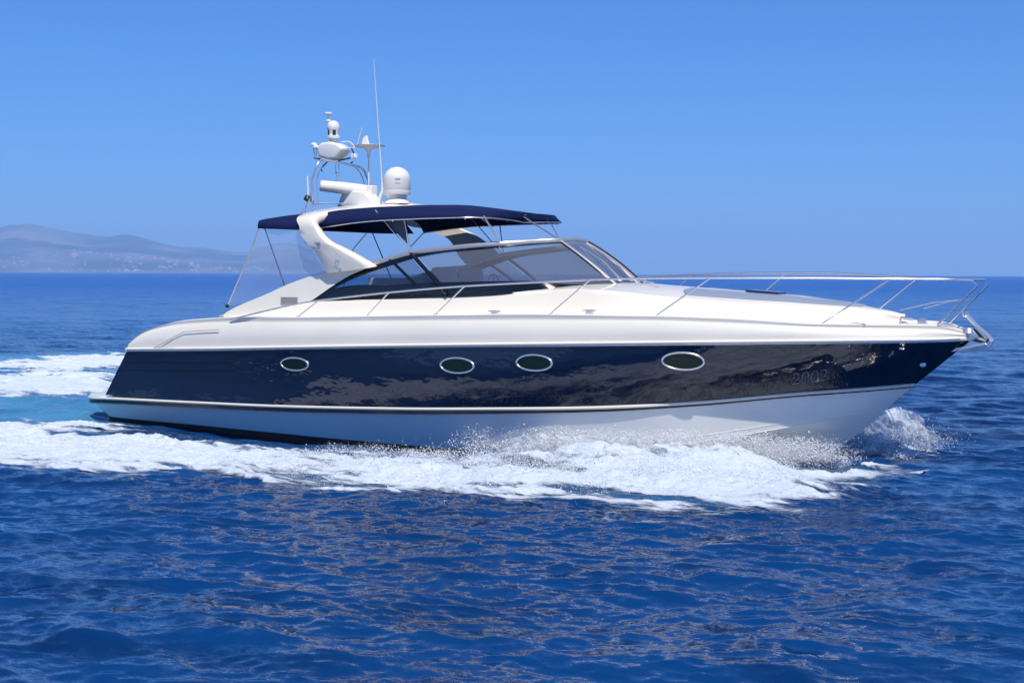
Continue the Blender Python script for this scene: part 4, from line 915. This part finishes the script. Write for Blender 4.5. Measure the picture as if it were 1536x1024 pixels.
sv2, sf2, sa2 = spray_sheets(1, 13.2, 15.3, ((1.4, 2.3, -.6, .70), (2.2, 2.6, -.9, .70), (3.2, 2.2, -1.1, .66), (4.2, 1.7, -.9, .62), (2.8, 1.3, -1.6, .66)), 400)
sf2 = [f + len(sv) * 12000 for f in sf2]
shts = gx_mesh("spray_sheets", np.concatenate(sv + sv2), np.concatenate(sf + sf2), sheet, {"cover": np.concatenate(sa + sa2)}); tag(shts, "thin white sheets of spray peeling off the bow", kind="stuff")

# ------------------------------------------------------------------ hills beyond the water
hill = mat("hill_scrub", (.09, .11, .07), .9)
mottle(hill, (.012, .035, .03), (.17, .16, .16), .0022, 10, None, .40, .62)
RIDGE = ((-0.463,0.025),(-0.418,0.027),(-0.373,0.027),(-0.346,0.029),(-0.337,0.031),(-0.323,0.031),(-0.31,0.029),(-0.296,0.027),(-0.283,0.025),(-0.272,0.024),(-0.26,0.025),(-0.249,0.023),(-0.238,0.02),(-0.222,0.017),(-0.211,0.017),(-0.202,0.016),(-0.188,0.014),(-0.179,0.014),(-0.17,0.017),(-0.161,0.019),(-0.152,0.02),(-0.141,0.017),(-0.13,0.011),(-0.116,0.006),(-0.103,0.001))
rx = np.array([q[0] for q in RIDGE]); rz_ = np.array([max(q[1], 0) for q in RIDGE])
us = np.linspace(rx[0], rx[-1], 420); ds = np.linspace(7600, 10600, 70)
U, D = np.meshgrid(us, ds, indexing='ij')
Hx = CAM[0] + D * (r0.x * U + d0.x); Hy = CAM[1] + D * (r0.y * U + d0.y)
rh = pchip(rx, rz_, us)[:, None] * 9600
t = (D - 7700) / 1900; prof = np.where(t < 1, np.clip(t, 0, 1) ** .8 * (1 - .18 * np.sin(np.clip(t, 0, 1) * math.pi)), np.clip(1 - (t - 1) * .9, 0, 1))
nz = fnoise(Hx, Hy, 3, 7, 1 / 650, .55, True) - .5
Hz = rh * prof * (1 + .85 * nz * np.clip(1.05 - np.abs(t - .1) * .0 - t * .95, 0, 1)) + 10 * nz * np.clip(t * 3, 0, 1) - np.where(t <= .0, 8, 0)
hills = gx_mesh("hills", np.stack([Hx, Hy, Hz], -1).reshape(-1, 3), np_grid(len(us), len(ds))[:, ::-1], hill); tag(hills, "hazy blue coastal hills", kind="structure")
hm_mats = [mat("house_pale", (.38, .36, .34), .8), mat("house_rose", (.30, .24, .22), .8), mat("house_white", (.55, .54, .52), .8)]
roofm = mat("tile_roof", (.42, .22, .14), .8)
def house_mesh(mw):
    mb = MB(); mb.add([(-1, -1, -.6), (1, -1, -.6), (1, 1, -.6), (-1, 1, -.6), (-1, -1, .5), (1, -1, .5), (1, 1, .5), (-1, 1, .5), (-1.1, 0, .95), (1.1, 0, .95)],
        [(0, 1, 5, 4), (1, 2, 6, 5), (2, 3, 7, 6), (3, 0, 4, 7), (4, 5, 9, 8), (6, 7, 8, 9), (5, 6, 9), (7, 4, 8)])
    me = bpy.data.meshes.new("house"); me.from_pydata(mb.V, [], mb.F); me.materials.append(mw); me.materials.append(roofm)
    for p in me.polygons: p.material_index = 1 if p.index in (4, 5) else 0
    return me
hms = [house_mesh(m_) for m_ in hm_mats]
random.seed(5); CL = ((-0.337,0.01,0.1),(-0.301,0.018,0.06),(-0.283,0.008,0.38),(-0.294,0.006,0.27),(-0.263,0.012,0.22),(-0.254,0.008,0.08),(-0.24,0.01,0.34),(-0.228,0.007,0.26),(-0.236,0.012,0.1),(-0.211,0.01,0.16),(-0.197,0.014,0.1),(-0.319,0.014,0.2),(-0.175,0.012,0.08),(-0.274,0.027,0.03),(-0.202,0.023,0.03))
cnt = 0
for i in range(150):
    cu_, cw, ct = CL[i % len(CL)] ; u = cu_ + random.gauss(0, cw * .5); tt = max(.015, ct + random.gauss(0, .05)); Dd = 7700 + tt * 1900
    iu = (u - us[0]) / (us[1] - us[0]); iv = (Dd - ds[0]) / (ds[1] - ds[0]); iu = min(max(iu, 0), len(us) - 2); iv = min(max(iv, 0), len(ds) - 2)
    i0, j0 = int(iu), int(iv); fu, fv = iu - i0, iv - j0
    zz = (Hz[i0, j0] * (1 - fu) + Hz[i0 + 1, j0] * fu) * (1 - fv) + (Hz[i0, j0 + 1] * (1 - fu) + Hz[i0 + 1, j0 + 1] * fu) * fv
    o = bpy.data.objects.new("house", hms[random.choice((0, 0, 1, 2))]); COL.objects.link(o)
    s_ = random.uniform(3.2, 6); o.location = (CAM[0] + Dd * (r0.x * u + d0.x), CAM[1] + Dd * (r0.y * u + d0.y), zz + s_ * .45); o.scale = (s_ * random.uniform(1, 2.0), s_, s_ * random.uniform(.8, 1.4)); o.rotation_euler = (0, 0, TH + random.uniform(-.5, .5))
    tag(o, "pale house in the hazy coastal town on the far hills", "house", "houses of the distant coastal town")

# ------------------------------------------------------------------ haze
def haze_box():
    m = bpy.data.materials.new("haze_air"); m.use_nodes = True; nt = m.node_tree; nt.nodes.clear()
    v = nt.nodes.new("ShaderNodeVolumePrincipled"); v.inputs["Color"].default_value = (.47, .73, 1.0, 1); v.inputs["Density"].default_value = 1.35e-4; v.inputs["Anisotropy"].default_value = .0
    out = nt.nodes.new("ShaderNodeOutputMaterial"); nt.links.new(v.outputs[0], out.inputs["Volume"])
    mb = MB(); box(mb, (CAM[0], CAM[1], 220), (27000, 27000, 446)); o = mb.build("haze", m, None, False); tag(o, "thin blue sea haze in the air", kind="stuff")
haze_box()
